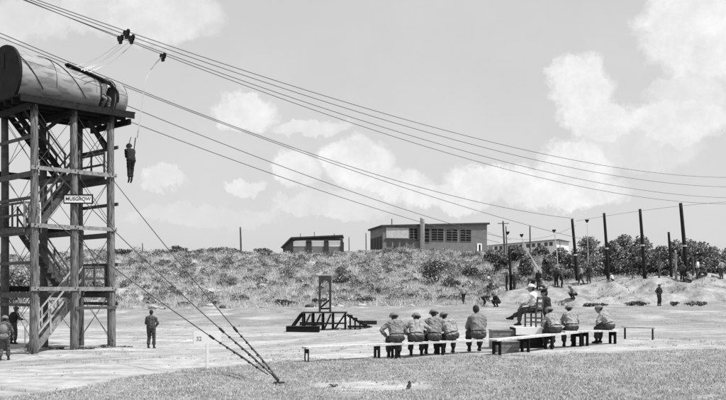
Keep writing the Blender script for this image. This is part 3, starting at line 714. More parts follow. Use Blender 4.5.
def person(label,loc,rz,pel=(0,0,.95),lean=0,side=0,twist=0,hp=0,hy=0,feet=((-.12,0,.09),(.12,0,.09)),kp=((0,1,0),(0,1,0)),hands=None,ep=None,fd=((0,1,0),(0,1,0)),
           hat=None,shirt='fatigue',trousers='trousers',scale=1.0,voxel=.012,sleeve=True,group='soldiers on the training ground',curl=.6,rot=None,build=1.0,backpack=False):
    t=thing('person',label,'person',loc,rz,group); t.scale=(scale,)*3
    if rot: t.rotation_euler=rot
    pr_=[]
    def C(p,q,r0,r1,m): pr_.append((Vector(p),Vector(q),r0,r1,m))
    pel=Vector(pel)
    Rm=Matrix.Rotation(R(-lean),3,'X')@Matrix.Rotation(R(side),3,'Y')
    Rt=Rm@Matrix.Rotation(R(twist),3,'Z')
    def B(x,y,z,M_=Rm): return pel+M_@Vector((x,y,z))
    # pelvis & torso  (curved spine: upper torso leans more)
    Ru=Matrix.Rotation(R(-lean*.35),3,'X')@Rt
    ch=B(0,0,.17); 
    def U(x,y,z): return ch+Ru@Vector((x,y,z))
    hips=[B(-.095,0,0),B(.095,0,0)]
    C(hips[0],hips[1],.118,.118,1); C(B(0,-.01,-.01),B(0,-.01,.05),.125,.13,1); C(B(-.07,-.0,.075),B(.07,-.0,.075),.132,.132,0)
    C(B(0,-.02,.06),U(0,-.025,.27),.128,.115,0); C(B(0,.03,.08),U(0,.03,.25),.12,.10,0)
    for s in (-1,1):
        C(B(.065*s,0,.08),U(.085*s,0,.17),.115*build,.122*build,0)
        C(U(.085*s,0,.17),U(.115*s,-.01,.27),.118*build,.104*build,0)
        C(U(.04*s,-.01,.34),U(.165*s,0,.295),.06,.072,0)
    C(U(0,.0,.3),U(0,.02,.385),.075,.058,0)
    C(U(0,.01,.36),U(0,.03,.43),.056,.054,2)
    hc=U(0,.045,.52); Rh=Ru@Matrix.Rotation(R(hy),3,'Z')@Matrix.Rotation(R(lean*.9+hp),3,'X')
    def H(x,y,z): return hc+Rh@Vector((x,y,z))
    C(H(0,-.025,.035),H(0,.02,.035),.09,.085,3 if hat is None else 2)
    C(H(0,.02,.0),H(0,.035,-.07),.078,.058,2); C(H(-.02,.06,-.085),H(.02,.06,-.085),.034,.034,2)
    C(H(0,.09,.01),H(0,.112,-.025),.012,.018,2); 
    C(H(-.03,.082,.03),H(.03,.082,.03),.016,.016,2)
    for s in (-1,1): C(H(.082*s,-.01,.01),H(.086*s,-.015,-.03),.014,.012,2); C(H(.03*s,.086,.005),H(.034*s,.088,.005),.010,.010,3)
    C(H(-.018,.093,-.062),H(.018,.093,-.062),.008,.008,3)
    C(H(0,-.045,.02),H(0,-.045,-.035),.082,.065,3)
    if hat is None: C(H(0,-.03,.055),H(0,.03,.065),.088,.07,3)
    # legs
    for i in (0,1):
        f=Vector(feet[i]); kn,an_=bones2(hips[i],f,.44,.43,kp[i])
        C(hips[i],hips[i].lerp(kn,.5),.108,.096,1); C(hips[i].lerp(kn,.5),kn,.096,.076,1)
        mid=kn.lerp(an_,.35); C(kn,mid,.076,.076,1); C(mid,kn.lerp(an_,.70),.076,.074,1); C(kn.lerp(an_,.7),an_,.052,.046,4)
        d=Vector(fd[i]).normalized(); C(an_-d*.05+Vector((0,0,-.045)),an_+d*.08+Vector((0,0,-.05)),.042,.042,4); C(an_,an_+d*.05+Vector((0,0,-.03)),.046,.045,4)
        C(an_+d*.08+Vector((0,0,-.05)),an_+d*.16+Vector((0,0,-.058)),.043,.032,4)
    # arms
    if hands is None: hands=((-.27,.10,.86+pel.z-.95),(.27,.10,.86+pel.z-.95))
    if ep is None: ep=((-.5,-1,-.2),(.5,-1,-.2))
    for i in (0,1):
        s=(-1,1)[i]; sh=U(.185*s,0,.285); el,wr=bones2(sh,hands[i],.29,.26,ep[i])
        C(sh,sh.lerp(el,.5),.07,.062,0); C(sh.lerp(el,.5),el,.062,.054,0)
        C(el,el.lerp(wr,.55),.053 if sleeve else .045,.047 if sleeve else .04,0 if sleeve else 2); C(el.lerp(wr,.55),wr,.044 if sleeve else .034,.037 if sleeve else .027,0 if sleeve else 2)
        d=(wr-el).normalized(); 
        lat=d.cross(Vector((0,0,1))); lat=lat.normalized() if lat.length>.2 else Vector((0,1,0)) if abs(d.y)<.8 else Vector((1,0,0))
        if abs(d.z)>.8: lat=Vector((0,1,0))
        nrm=d.cross(lat).normalized()
        # curl toward body/thigh
        cv=Vector((0,0,-1)) if abs(d.z)<.7 else Vector((-s,0,0))
        C(wr,wr+d*.04,.026,.022,2)
        for k_,off in enumerate((-.030,-.010,.010,.030)):
            b0=wr+d*.085+lat*off; C(wr+d*.02+lat*off*.6,b0,.016,.013,2)
            L=(.036,.042,.045,.034)[k_]; p1=b0+(d+cv*curl*.5).normalized()*L; p2=p1+(d*.6+cv*curl).normalized()*L*.85
            C(b0,p1,.0105,.0095,2); C(p1,p2,.0095,.008,2)
        tb=wr+d*.03+lat*.028; t1=tb+(d*.6+lat*.7+cv*.3).normalized()*.04; C(wr+d*.01+lat*.015,tb,.015,.013,2); C(tb,t1,.012,.011,2); C(t1,t1+(d+cv*.4).normalized()*.03,.011,.009,2)
    vs=[];fs=[]
    for p,q_,r0,r1,m_ in pr_:
        a,b=capsule(p,q_,r0,r1); o_=len(vs); vs+=a; fs+=[tuple(i+o_ for i in f) for f in b]
    me=bpy.data.meshes.new('tmp'); me.from_pydata([tuple(x) for x in vs],[],fs); o=bpy.data.objects.new('tmp',me); col.objects.link(o)
    rm=o.modifiers.new('r','REMESH'); rm.mode='VOXEL'; rm.voxel_size=voxel; rm.use_smooth_shade=True
    s_=o.modifiers.new('s','SMOOTH'); s_.factor=.5; s_.iterations=4
    dg=bpy.context.evaluated_depsgraph_get(); me2=bpy.data.meshes.new_from_object(o.evaluated_get(dg)); bpy.data.objects.remove(o,do_unlink=True); bpy.data.meshes.remove(me)
    me2.name='person_body'; me2.materials.clear()
    for m_ in (M[shirt],M[trousers],M['skin'],M['hair'],M['boot']): me2.materials.append(m_)
    nf=len(me2.polygons); cen=np.zeros(nf*3,np.float32); me2.polygons.foreach_get('center',cen); cen=cen.reshape(-1,3)
    best=np.full(nf,9.0); mi=np.zeros(nf,np.int32)
    for p,q_,r0,r1,m_ in pr_:
        p=np.array(p);q2=np.array(q_); d=q2-p; L=float(d@d)+1e-9; tt=np.clip(((cen-p)@d)/L,0,1); dd=np.linalg.norm(cen-(p+tt[:,None]*d),axis=1)-(r0+(r1-r0)*tt)
        k=dd<best; best[k]=dd[k]; mi[k]=m_
    Lc=(cen-np.array(pel))@np.array(Rm); bl=(np.abs(Lc[:,2]-.085)<.018)&(mi==0)&(np.abs(Lc[:,0])<.23)&(np.abs(Lc[:,1])<.2); mi[bl]=4
    me2.polygons.foreach_set('material_index',mi); me2.polygons.foreach_set('use_smooth',np.ones(nf,bool))
    # cloth folds
    nv=len(me2.vertices); co=np.zeros(nv*3,np.float32); me2.vertices.foreach_get('co',co); co=co.reshape(-1,3)
    nm=np.zeros(nv*3,np.float32); me2.vertex_normals.foreach_get('vector',nm); nm=nm.reshape(-1,3)
    cl=np.zeros(nv,bool)
    lp=np.zeros(len(me2.loops),np.int32); me2.loops.foreach_get('vertex_index',lp); ls=np.repeat(mi,[p.loop_total for p in me2.polygons]); cl[lp[ls<2]]=True
    se=random.random()*50
    for i in np.nonzero(cl)[0]:
        c_=co[i]; a_=noise.noise((c_[0]*7+se+c_[2]*5,c_[1]*8,c_[2]*8)); co[i]+=nm[i]*(.017*(abs(a_)*2-.4)+.006*noise.noise((c_[0]*19+se,c_[1]*19,c_[2]*26))+.006)
    me2.vertices.foreach_set('co',co.ravel()); me2.update()
    bo=bpy.data.objects.new('body',me2); col.objects.link(bo); bo.parent=t
    # headgear
    if hat:
        q=MB()
        if hat in('helmet','darkhelmet'):
            q.ball((0,0,-.018),.128,.148,.112,20,8,lo=0); q.tube([(0,-.0,-.035),(0,0,-.005),(0,0,.01)],[.142,.134,.128],20)
            ho=q.build('helmet',M[hat],t,True)
        elif hat=='cap':
            q.ball((0,0,0),.115,.125,.09,18,6,lo=0); q.tube([(0,0,-.012),(0,0,.03)],[.115,.115],18); q.box(-.07,.07,.10,.19,-.012,-.002)
            ho=q.build('cap',M['trousers'],t,True)
        elif hat=='peaked':
            q.tube([(0,0,-.02),(0,0,.035),(0,0.005,.06),(0,0.01,.075)],[.105,.108,.15,.13],20); q.box(-.08,.08,.09,.165,-.025,-.012)
            ho=q.build('cap',M['darkcloth'],t,True)
        elif hat=='whitecap':
            q.ball((0,0,0),.115,.13,.10,18,6,lo=0); q.tube([(0,0,-.01),(0,0,.0)],[.165,.155],20)
            ho=q.build('hat',M['palewood'],t,True)
        Mh=Rh.to_4x4(); Mh.translation=H(0,-.005,.055)
        ho.matrix_local=Mh
    if backpack:
        q=MB(); q.ball((0,0,0),.17,.12,.2,14,10); Mb=Ru.to_4x4(); Mb.translation=U(0,-.2,.08); po=q.build('pack',M['helmet'],t,True); po.matrix_local=Mb
        q=MB(); q.ball((0,0,0),.2,.11,.12,14,8); Mb=Ru.to_4x4(); Mb.translation=U(0,-.17,-.18); po=q.build('bedroll',M['paleshirt'],t,True); po.matrix_local=Mb
    return t,U,H
SEAT=.45
def seated(label,u,d,rz,zoff=0,lean=22,hp=0,hy=0,hat='helmet',shirt='paleshirt',trousers='trousers',feet=None,hands=None,seat_z=None,side=0,twist=0,scale=1.0,**kw):
    b=at(u,d); sz=(seat_z-b.z)/scale if seat_z is not None else SEAT
    pel=(0,0,sz+.135)
    feet=feet or ((-.14,.42,.09),(.16,.46,.09)); kp=((-.15,.6,1),(.15,.6,1))
    hands=hands or ((-.10,.42,sz+.2),(.10,.44,sz+.2))
    return person(label,b,rz,pel,lean,side,twist,hp,hy,feet,kp,hands,((-1,-.3,-.4),(1,-.3,-.4)),hat=hat,shirt=shirt,trousers=trousers,scale=scale,**kw)
# bench geometry
def bench(label,p0,p1,top0,top1,w,legs,legmat='black',topmat='palewood',group='long plank benches',pipe=False,thin=()):
    p0=Vector(p0);p1=Vector(p1); t=thing('plank_bench',label,'bench',p0,0,group)
    d=p1-p0; a=Vector((0,0,top0-p0.z)); b=Vector((d.x,d.y,top1-p0.z)); hd=Vector((d.x,d.y,0)).normalized(); nn_=Vector((-hd.y,hd.x,0))
    mb=MB()
    for k in (-.26,.26): mb.beam(a+nn_*w*k-Vector((0,0,.02)),b+nn_*w*k-Vector((0,0,.02)),w*.49,.055)
    mb.build('seat',M[topmat],t)
    for f in list(legs)+list(thin):
        pp=pipe or f in thin
        c=a.lerp(b,f); g_=gz(p0.x+c.x,p0.y+c.y)-p0.z
        for s in (-1,1):
            q=MB(); cc=c+nn_*s*(w*.5-.05)
            if pp: q.tube([(cc.x,cc.y,g_-.1),(cc.x,cc.y,c.z-.045)],.02,8)
            else: q.beam((cc.x,cc.y,g_-.1),(cc.x,cc.y,c.z-.045),.095,.045,tuple(hd))
            q.build('leg',M['darkmetal' if pp else legmat],t)
        q=MB(); q.beam(c-nn_*(w*.5-.08)-Vector((0,0,.12)),c+nn_*(w*.5-.08)-Vector((0,0,.12)),.04,.12); q.build('brace',M[legmat],t)
    return t
# left long bench
b0=at(304,24.9); b1=at(503,28.0)
top0=W(304,347,24.9).z; top1=W(503,338.5,28).z
bench('long pale plank bench carrying the five seated soldiers',b0,b1,top0,top1,.34,[.34,.425,.66,.97],thin=[.012])
def left_seat(u):
    f=(u-304)/(503-304); # solve on line
    k=(u-CU)/F; D=b1-b0; t_=(k*b0.y-b0.x)/(D.x-k*D.y); return b0.y+D.y*t_, top0+(top1-top0)*t_
blr=math.atan2(b1.y-b0.y,b1.x-b0.x)
def LS(u,label,**kw):
    d,z=left_seat(u); kw['scale']=kw.get('scale',1.0)*1.07; kw.setdefault('build',1.1); return seated(label,u,d+.02,blr*.2+kw.pop('yaw',0),seat_z=z+.005,group='soldiers seated on the long left bench',**kw)
LS(397,'leftmost soldier seated on the long bench, hunched with his arm out',lean=24,hat='helmet',shirt='paleshirt',scale=1.0,hp=-5,hy=0,yaw=.1,hands=((-.26,.30,.62),(.12,.42,.66)))
LS(416.5,'second helmeted soldier from the left on the long bench',lean=27,hat='helmet',shirt='sunshirt',hp=-2,hy=20,yaw=-.12,hands=((-.2,.35,.6),(.24,.38,.62)))
LS(434.5,'third helmeted soldier from the left on the long bench',lean=14,hat='helmet',shirt='paleshirt',hp=-14,hy=-30,yaw=.08,side=4,hands=((-.2,.36,.64),(.14,.42,.66)))
LS(452.5,'fourth soldier on the long bench, leaning low towards the left',lean=22,hat='helmet',shirt='sunshirt',hp=-8,yaw=.1,hy=-10,side=-13,scale=.98,hands=((-.3,.42,.5),(.0,.44,.66)))
LS(478.5,'bareheaded soldier sitting upright at the right end of the long bench',lean=12,hat=None,shirt='paleshirt',hp=0,hy=-25,scale=1.09,yaw=.05)
# right bench
rb0=at(493,26.6); rb1=at(580,29.0); rt0=W(493,339.5,26.6).z; rt1=W(580,331,29).z
bench('pale plank bench slanting in front of the chair platform',rb0,rb1,rt0,rt1,.36,[.04,.35,.62,.97],'darkwood','palewood')
rc0=at(562,28.6); rc1=at(618,29.6); st0=W(562,331,28.6).z; st1=W(618,330,29.6).z
bench('short pale plank bench under the rightmost seated soldier',rc0,rc1,st0,st1,.34,[.40,.9],'black','palewood')
# pipe trestles further right
rd0=at(623,30.9); rd1=at(656,30.3)
bench('low bench on thin pipe legs to the right of the seated soldiers',rd0,rd1,rd0.z+.44,rd1.z+.44,.2,[.06,.9],'darkmetal','palewood',pipe=True)
def line_seat(u,p0,p1,t0,t1):
    k=(u-CU)/F; D=p1-p0; t_=(k*p0.y-p0.x)/(D.x-k*D.y); return p0.y+D.y*t_, t0+(t1-t0)*t_
d,z=line_seat(556,rb0,rb1,rt0,rt1); seated('soldier hunched on the slanting bench just right of the chair',556,d,.35,seat_z=z+.005,lean=26,hat='helmet',shirt='sunshirt',hp=-5,hy=8,scale=1.02,group='soldiers seated on the right benches')
d,z=line_seat(572,rb0,rb1,rt0,rt1); seated('soldier in a pale shirt at the right end of the slanting bench',572,d,.05,seat_z=z+.005,lean=20,hat='helmet',shirt='sunshirt',hp=0,hy=-20,scale=1.0,group='soldiers seated on the right benches')
d,z=line_seat(610,rc0,rc1,st0,st1); seated('rightmost seated soldier, turned left with arms resting on his knees',610,d,.8,seat_z=z+.005,lean=26,hat='helmet',shirt='sunshirt',hp=-5,hy=20,scale=1.0,group='soldiers seated on the right benches')
# platform, panel, crate
def boxthing(name,label,cat,u0,u1,d0,d1,vt,vb,mt,trim,rz=0):
    ctr=at((u0+u1)/2,(d0+d1)/2); x0=(u0-CU)/F*d0;x1=(u1-CU)/F*d0; zt=W(0,vt,d0).z; zb=W(0,vb,d0).z
    zb=min(zb,ctr.z) if vb is None else zb
    t=thing(name,label,cat,(( x0+x1)/2,d0,zb))
    w=(x1-x0)/2; h=zt-zb; D_=d1-d0
    mb=MB(); n_=max(2,int(h/.14))
    for k in range(n_): mb.box(-w,w,0,.03,h*k/n_+.004,h*(k+1)/n_-.004)
    mb.box(-w,-w+.03,.031,D_,0,h-.05); mb.box(w-.03,w,.031,D_,0,h-.05); mb.box(-w,w,D_,D_+.03,0,h-.05)
    mb.build('sides',M[mt],t)
    mb=MB(); y=-.03
    while y<D_: mb.box(-w-.03,w+.03,y,min(y+.17,D_+.06),h,h+.03); y+=.18
    mb.build('top',M[trim],t); return t
zpl=W(0,327,29.0).z; gpl=at(530,29).z
def solid(name,label,cat,u0,u1,d0,d1,zt,mt,trim):
    x0=(u0-CU)/F*d0;x1=(u1-CU)/F*d0; zb=min(gz(x0,d0),gz(x1,d0),gz(x1,d1),gz(x0,d1))
    t=thing(name,label,cat,((x0+x1)/2,d0,zb)); w=(x1-x0)/2; h=zt-zb-.03; D_=d1-d0
    mb=MB(); n_=max(2,int(h/.15))
    for k in range(n_): mb.box(-w,w,0,.03,h*k/n_+.005,h*(k+1)/n_-.005)
    mb.box(-w+.002,-w+.03,.032,D_,0,h); mb.box(w-.03,w-.002,.032,D_,0,h); mb.box(-w,w,D_+.002,D_+.03,0,h)
    mb.build('sides',M[mt],t)
    mb=MB(); y=-.02
    while y<D_: mb.box(-w-.02,w+.02,y,min(y+.165,D_+.04),h+.003,h+.03); y+=.18
    mb.build('top',M[trim],t)
    return t
pf=solid('platform_box','platform box with a white top and fascia under the instructor chair','platform',516.5,543,28.7,30.0,zpl,'darkwood','white')
wf=(543-516.5)/F*28.7/2; hf=zpl-pf.location.z
MB().box(-wf-.025,wf+.025,-.05,-.004,hf-.24,hf+.001).build('fascia',M['white'],pf)
solid('wooden_chest','grey wooden chest beside the white platform box','chest',492.5,515.5,29.0,29.8,W(0,330,29).z,'plank','plank')
cz=at(508,27.6); 
solid('wooden_crate','dark wooden crate on the ground under the left end of the slanting bench','crate',497,519.5,27.55,28.2,W(0,341.5,27.55).z,'plank','plank')
# chair
chx=W(533.5,327,29.25); ch=thing('wooden_chair','wooden ladder-back chair standing on the white platform box','chair',(chx.x,chx.y,zpl),R(50))
cs_=.46
for sx in (-1,1):
    q=MB(); q.beam((sx*.2,-.2,0),(sx*.2,-.2,cs_),.045,.045); q.beam((sx*.2,-.2,cs_),(sx*.2,-.27,1.0),.045,.045); q.build('back_leg',M['midwood'],ch)
    q=MB(); q.beam((sx*.2,.2,0),(sx*.2,.2,cs_-.02),.045,.045); q.build('front_leg',M['midwood'],ch)
    for z in (.16,.3): q=MB(); q.beam((sx*.2,-.18,z),(sx*.2,.18,z),.025,.03); q.build('stretcher',M['midwood'],ch)
q=MB(); q.box(-.23,.23,-.22,.23,cs_-.015,cs_+.02); q.build('seat',M['midwood'],ch)
for z in (.14,.28): 
    q=MB(); q.beam((-.18,-.2,z),(.18,-.2,z),.025,.05); q.build('stretcher',M['midwood'],ch)
for z in (.62,.78,.95): q=MB(); q.beam((-.18,-.225-.05*(z-.5),z),(.18,-.225-.05*(z-.5),z),.025,.085); q.build('back_slat',M['midwood'],ch)
# instructor on chair
person('instructor in white shirt and pale cap sitting on the high wooden chair',(chx.x,chx.y,zpl),R(62),pel=(0,-.02,cs_+.14),lean=4,hy=15,feet=((-.12,.46,.12),(.05,.86,.28)),
   kp=((-.2,.4,1),(.1,.3,1)),fd=((0,1,0),(0,1,.1)),hands=((-.14,.36,cs_+.24),(.16,.40,cs_+.30)),ep=((-1,-.3,-.4),(1,-.3,-.4)),hat='whitecap',shirt='whiteshirt',trousers='trousers',sleeve=False,group='instructors at the chair')
b=at(547.5,30.5)
person('officer in dark uniform and peaked cap standing right behind the chair',b,R(75),hat='peaked',shirt='darkcloth',trousers='darkcloth',hands=((-.12,.34,1.12),(.14,.32,1.06)),hp=-8,lean=4,scale=1.07,group='instructors at the chair')
# standing soldier near tower
b=at(151,40.3)
person('soldier standing alone with his back turned to the right of the tower',b,R(-8),hat=None,shirt='fatigue',trousers='trousers',hands=((-.10,.26,1.08),(.14,.27,1.02)),hp=-10,hy=10,feet=((-.13,0,.09),(.12,.05,.09)),ep=((-1,-.6,-.2),(1,-.5,0)))
# left edge soldier with pack
b=at(4,34)
person('soldier with a bulging back pack walking at the left edge below the tower',b,R(10),hat='helmet',shirt='fatigue',trousers='fatigue',feet=((-.10,-.18,.13),(.12,.2,.09)),hands=((-.24,.25,1.05),(.28,.2,1.0)),lean=8,backpack=True)
b=at(13,41)
person('soldier half hidden beside the left tower post, facing away',b,R(-25),hat='darkhelmet',shirt='darkcloth',trousers='trousers',lean=10,hands=((-.24,.25,1.05),(.3,.3,1.15)))
# man standing in field, far right
b=at(659,73); person('man in a white shirt standing with hands on hips before the sandy bank',b,R(-150),hat='darkhelmet',shirt='darkcloth',trousers='darkcloth',scale=1.02,hands=((-.22,.06,1.0),(.22,.06,1.0)),ep=((-1,-.3,0),(1,-.3,0)))
bpy.data.objects[-1] if False else None
# jumper
jz=W(131,180,JDd-.6)
jt,U_,H_=person('soldier in dark clothes hanging in a harness below the cable',(jz.x,jz.y,jz.z),R(35),pel=(0,0,.93),lean=14,hp=-28,feet=((-.06,.08,.05),(.07,.12,.02)),kp=((0,1,0),(0,1,0)),fd=((0,1,-.9),(0,1,-.9)),
   hands=((-.10,.30,1.26),(.10,.30,1.26)),hat='darkhelmet',shirt='darkcloth',trousers='darkcloth',scale=.98,group='jumper in the air')
q=MB(); q.ball((0,0,0),.17,.10,.12,14,8); ro=q.build('reserve_pack',M['trousers'],jt,True); ro.location=(0,.24,1.12)
mb=MB(); mb.tube([(-.1,.13,1.4),(-.07,.15,1.15),(-.1,.12,.9),(-.11,-.02,.8)],.02,6); mb.tube([(.1,.13,1.4),(.07,.15,1.15),(.1,.12,.9),(.11,-.02,.8)],.02,6); mb.build('harness',M['fatigue'],jt)
sh=jz+Vector((0,0,1.45))
for s,lb in ((-1,'left dark lower riser of the hanging jumper'),(1,'right dark lower riser of the hanging jumper')):
    pass
mb=MB()
for s in (-1,1): mb.beam((.15*s,.02,1.42),(.11*s+.12,.03,1.98),.04,.02)
mb.build('riser',M['darkcloth'],jt)
# man in cabin doorway
dp=tw((3.3,.42,FZ+.03)); person('man leaning out of the cabin doorway with bent arms',dp,ang+R(195),pel=(0,-.1,.66),feet=((-.14,.15,.09),(.15,.05,.09)),hat='helmet',shirt='whiteshirt',trousers='paleshirt',lean=20,hands=((-.30,.3,1.2),(.30,.25,1.0)),hp=-5,scale=.98,group='men in the cabin')
# far people -------------------------------------------------------
GF='distant men on and below the bank'
def far(u,d,rz,label,pose='stand',**kw):
    b=at(u,d); kw.setdefault('voxel',.016)
    if pose=='stand': kw.setdefault('hands',((-.24,.12,.9),(.24,.12,.9)))
    if pose=='hips': kw['hands']=((-.22,.05,1.0),(.22,.05,1.0)); kw['ep']=((-1,-.4,0),(1,-.4,0))
    if pose=='walk': kw['feet']=((-.1,-.22,.14),(.1,.26,.09)); kw['lean']=6; kw.setdefault('hands',((-.24,.25,.95),(.24,-.1,.95)))
    if pose=='squat':
        kw['pel']=(0,0,.36); kw['feet']=((-.14,.16,.09),(.14,.2,.09)); kw['lean']=30; kw['hands']=((-.15,.5,.45),(.15,.5,.45)); kw['kp']=((-.3,1,.6),(.3,1,.6))
    if pose=='bend':
        kw['lean']=62; kw['hands']=((-.15,.55,.5),(.15,.6,.45)); kw['pel']=(0,-.1,.88); kw['hp']=-30
    if pose=='sit':
        kw['pel']=(0,0,.2); kw['feet']=((-.14,.62,.1),(.16,.66,.09)); kw['lean']=15; kw['hands']=((-.15,.4,.4),(.15,.42,.4)); kw['kp']=((-.1,.4,1),(.1,.4,1))
    return person(label,b,rz,group=GF,**kw)
far(463.5,80,.3,'distant man in a pale shirt walking near the hill foot','walk',shirt='sunshirt',trousers='darkcloth',hat=None)
far(484,76,-1.3,'dark figure bending forward at the left end of the bank','bend',shirt='darkcloth',trousers='darkcloth',hat=None,scale=.85)
far(498.5,73.3,2.0,'dark figure crouching at the foot of the bank left of the instructor','squat',shirt='darkcloth',trousers='darkcloth',hat='darkhelmet',scale=1.15)
far(575.5,75.6,1.8,'man in a pale shirt crouching on the bank slope behind the seated soldiers','squat',shirt='sunshirt',trousers='darkcloth',hat='helmet',scale=1.15)
far(507,79.5,1.5,'dark soldier standing left of the leftmost black bank pole','stand',shirt='darkcloth',trousers='darkcloth',hat='darkhelmet')
far(514,79.7,-1.2,'soldier standing right of the leftmost black bank pole','hips',shirt='fatigue',trousers='trousers',hat='helmet')
far(533,79,.5,'soldier bending at the end of the slanting strap','bend',shirt='fatigue',trousers='darkcloth',hat='darkhelmet')
far(538.5,79.5,-.6,'landed soldier beneath the slanting strap','stand',shirt='darkcloth',trousers='trousers',hat='helmet')
far(544,79.2,1.6,'soldier in pale shirt sitting on the bank right of the slanting strap','sit',shirt='sunshirt',trousers='trousers',hat='helmet')
far(556.5,79.6,.3,'dark soldier standing under the straight white risers','stand',shirt='darkcloth',trousers='darkcloth',hat='darkhelmet')
far(561.5,79.3,-1.7,'soldier with pale sleeves helping under the straight white risers','hips',shirt='fatigue',trousers='darkcloth',hat='helmet')
far(581.5,79.8,1.4,'pale-shirted soldier walking just right of the first tall black pole','walk',shirt='sunshirt',trousers='trousers',hat='helmet')
far(589,79.6,.2,'dark soldier standing below the feathery tree','stand',shirt='darkcloth',trousers='trousers',hat='darkhelmet')
far(613,79.0,1.0,'small pale-shirted figure sitting at the foot of the second tall pole','sit',shirt='whiteshirt',trousers='trousers',hat='helmet',scale=.8)
far(682,79.2,-.9,'dark soldier standing against the tallest black pole','hips',shirt='fatigue',trousers='darkcloth',hat='darkhelmet')
far(697.5,78.6,1.1,'man in a white shirt with hands on hips on top of the bank','hips',shirt='whiteshirt',trousers='trousers',hat='darkhelmet')
far(690.5,78.3,1.6,'man sitting on the bank between the tallest pole and the white-shirted man','sit',shirt='sunshirt',trousers='trousers',hat='helmet')
far(706,78.6,1.6,'man sitting on the bank right of the white-shirted man','sit',shirt='fatigue',trousers='trousers',hat='helmet')
far(721.5,78.4,.4,'soldier in a pale shirt standing at the right edge on top of the bank','hips',shirt='sunshirt',trousers='trousers',hat='helmet')
# ------------------------------------------------------------------ arch frame trainer
ap=at(325,52); AD=52
t=thing('door_trainer','mock aircraft door frame with an arched opening on a timber platform','training frame',ap)
def px(p): return p/F*AD
dk0=W(0,312,AD).z-ap.z
mb=MB(); w=px(6.3); 
# arch panel with opening
H0=dk0; H1=W(0,275.5,AD).z-ap.z; iw=px(4.1); at0=H0+px(3); atp=W(0,284.5,AD).z-ap.z
out=[];
n_=12; arch=[(-iw,H0)]+[(-iw*math.cos(math.pi*k/n_),(atp-iw*.3)+iw*1.3*math.sin(math.pi*k/n_)) for k in range(n_+1)]+[(iw,H0)]
vs=[];fs=[]
k=len(arch)
outer=[(-w,H0)]+[(-w,(atp-iw*.3)+ (H1-(atp-iw*.3))*min(1,kk/3)) if kk<=3 else ((-w+2*w*(kk-3)/(n_-6)),H1) if kk<=n_-3 else (w,(atp-iw*.3)+(H1-(atp-iw*.3))*min(1,(n_-kk)/3)) for kk in range(n_+1)]+[(w,H0)]
for y in (-.04,.04):
    for (x,z) in arch: vs.append((x,y,z))
    for (x,z) in outer: vs.append((x,y,z))
for i in range(k-1):
    fs.append((i,k+i,k+i+1,i+1)); fs.append((2*k+i,2*k+i+1,3*k+i+1,3*k+i)); fs.append((i,i+1,2*k+i+1,2*k+i)); fs.append((k+i,3*k+i,3*k+i+1,k+i+1))
mb.add(vs,fs); mb.build('arch_panel',M['archwood'],t)
xa,xb=px(-23),px(22)
mb=MB(); y=-.9
while y<.9: mb.box(xa,xb,y,y+.17,dk0-.05,dk0); y+=.18
mb.build('platform_deck',M['darkwood'],t)
for x in (xa+.1,px(-12),px(-2),px(8),xb-.1):
    for y in (-.8,.8): MB().beam((x,y,-.2),(x,y,dk0-.06),.1,.1).build('leg',M['darkwood'],t)
for a,b in ((xa,px(-12)),(px(-12),px(-2)),(px(-2),px(8)),(px(8),xb)):
    MB().beam((a+.1,-.88,.05),(b-.1,-.88,dk0-.1),.05,.1).build('brace',M['darkwood'],t)
MB().beam((xa+.05,-.92,.42),(xb,-.92,.42),.05,.09).build('brace',M['darkwood'],t)
# left steps
mb=MB()
for k in range(4): mb.box(xa-.14*(k+1)-.06,xa-.14*k,-.6,.6,dk0-.2*(k+1)-.04,dk0-.2*(k+1))
mb.build('steps',M['darkwood'],t)
mb=MB()
for y in(-.62,.62): mb.beam((xa,y,dk0-.1),(xa-.7,y,0),.05,.16)
mb.build('step_stringer',M['darkwood'],t)
# right long steps
mb=MB()
for k in range(5): mb.box(xb+.05+.29*k,xb+.33+.29*k,-.7,.5,dk0-.17*(k+1)-.13,dk0-.17*(k+1))
mb.build('steps',M['darkwood'],t)
mb=MB()
for k in range(5):
    for y in (-.62,.42):
        if dk0-.17*(k+1)-.13>.02: MB().beam((xb+.19+.29*k,y,-.15),(xb+.19+.29*k,y,dk0-.17*(k+1)-.132),.09,.09).build('step_post',M['darkwood'],t)
for y in (-.72,): mb.beam((xb+.05,y,.22),(xb+1.35,y,.22),.05,.14)
mb.build('step_rail',M['darkwood'],t)
mb=MB()
for y in(-.4,.4): mb.beam((xb,y,dk0-.15),(xb+1.5,y,0),.05,.1)
mb.build('step_stringer',M['darkwood'],t)
mb=MB(); mb.beam((px(-5),.3,dk0+.25),(px(5),.3,dk0+.75),.05,.1); mb.box(px(-5),px(5),.25,.4,dk0+.15,dk0+.25); mb.build('handrail',M['darkwood'],t)
solid('landing_box','long low black box lying on the dirt left of the arch frame','box',286,319,48.5,49.5,W(0,326.5,48.5).z,'black','darkwood')
for (uu,dd,ww,lb) in [(312,57,1.6,'low dark timber stack behind the left end of the platform'),(369,56,1.0,'small dark timber block right of the platform steps')]:
    b=at(uu,dd); tt=thing('timber_stack',lb,'timber',b); q=MB()
    for k in range(3): q.beam((-ww/2,.1*k-.1,.06+.12*(k%2)),(ww/2,.1*k-.1+.05,.06+.12*(k%2)),.12,.11)
    q.build('timbers',M['darkwood'],tt)
# planks and rails lying in the field
for (u0,dd0,u1,dd1,lb) in [(80,37,108,38.5,'pale plank lying at the foot of the tower')]:
    a=at(u0,dd0);b=at(u1,dd1); q=MB(); q.beam((0,0,.05),(b-a)+Vector((0,0,.05)),.14,.09); o=q.build('plank',M['darkwood'] if 'dark' in lb else M['plank']); o.location=a; tag(o,lb,'plank')
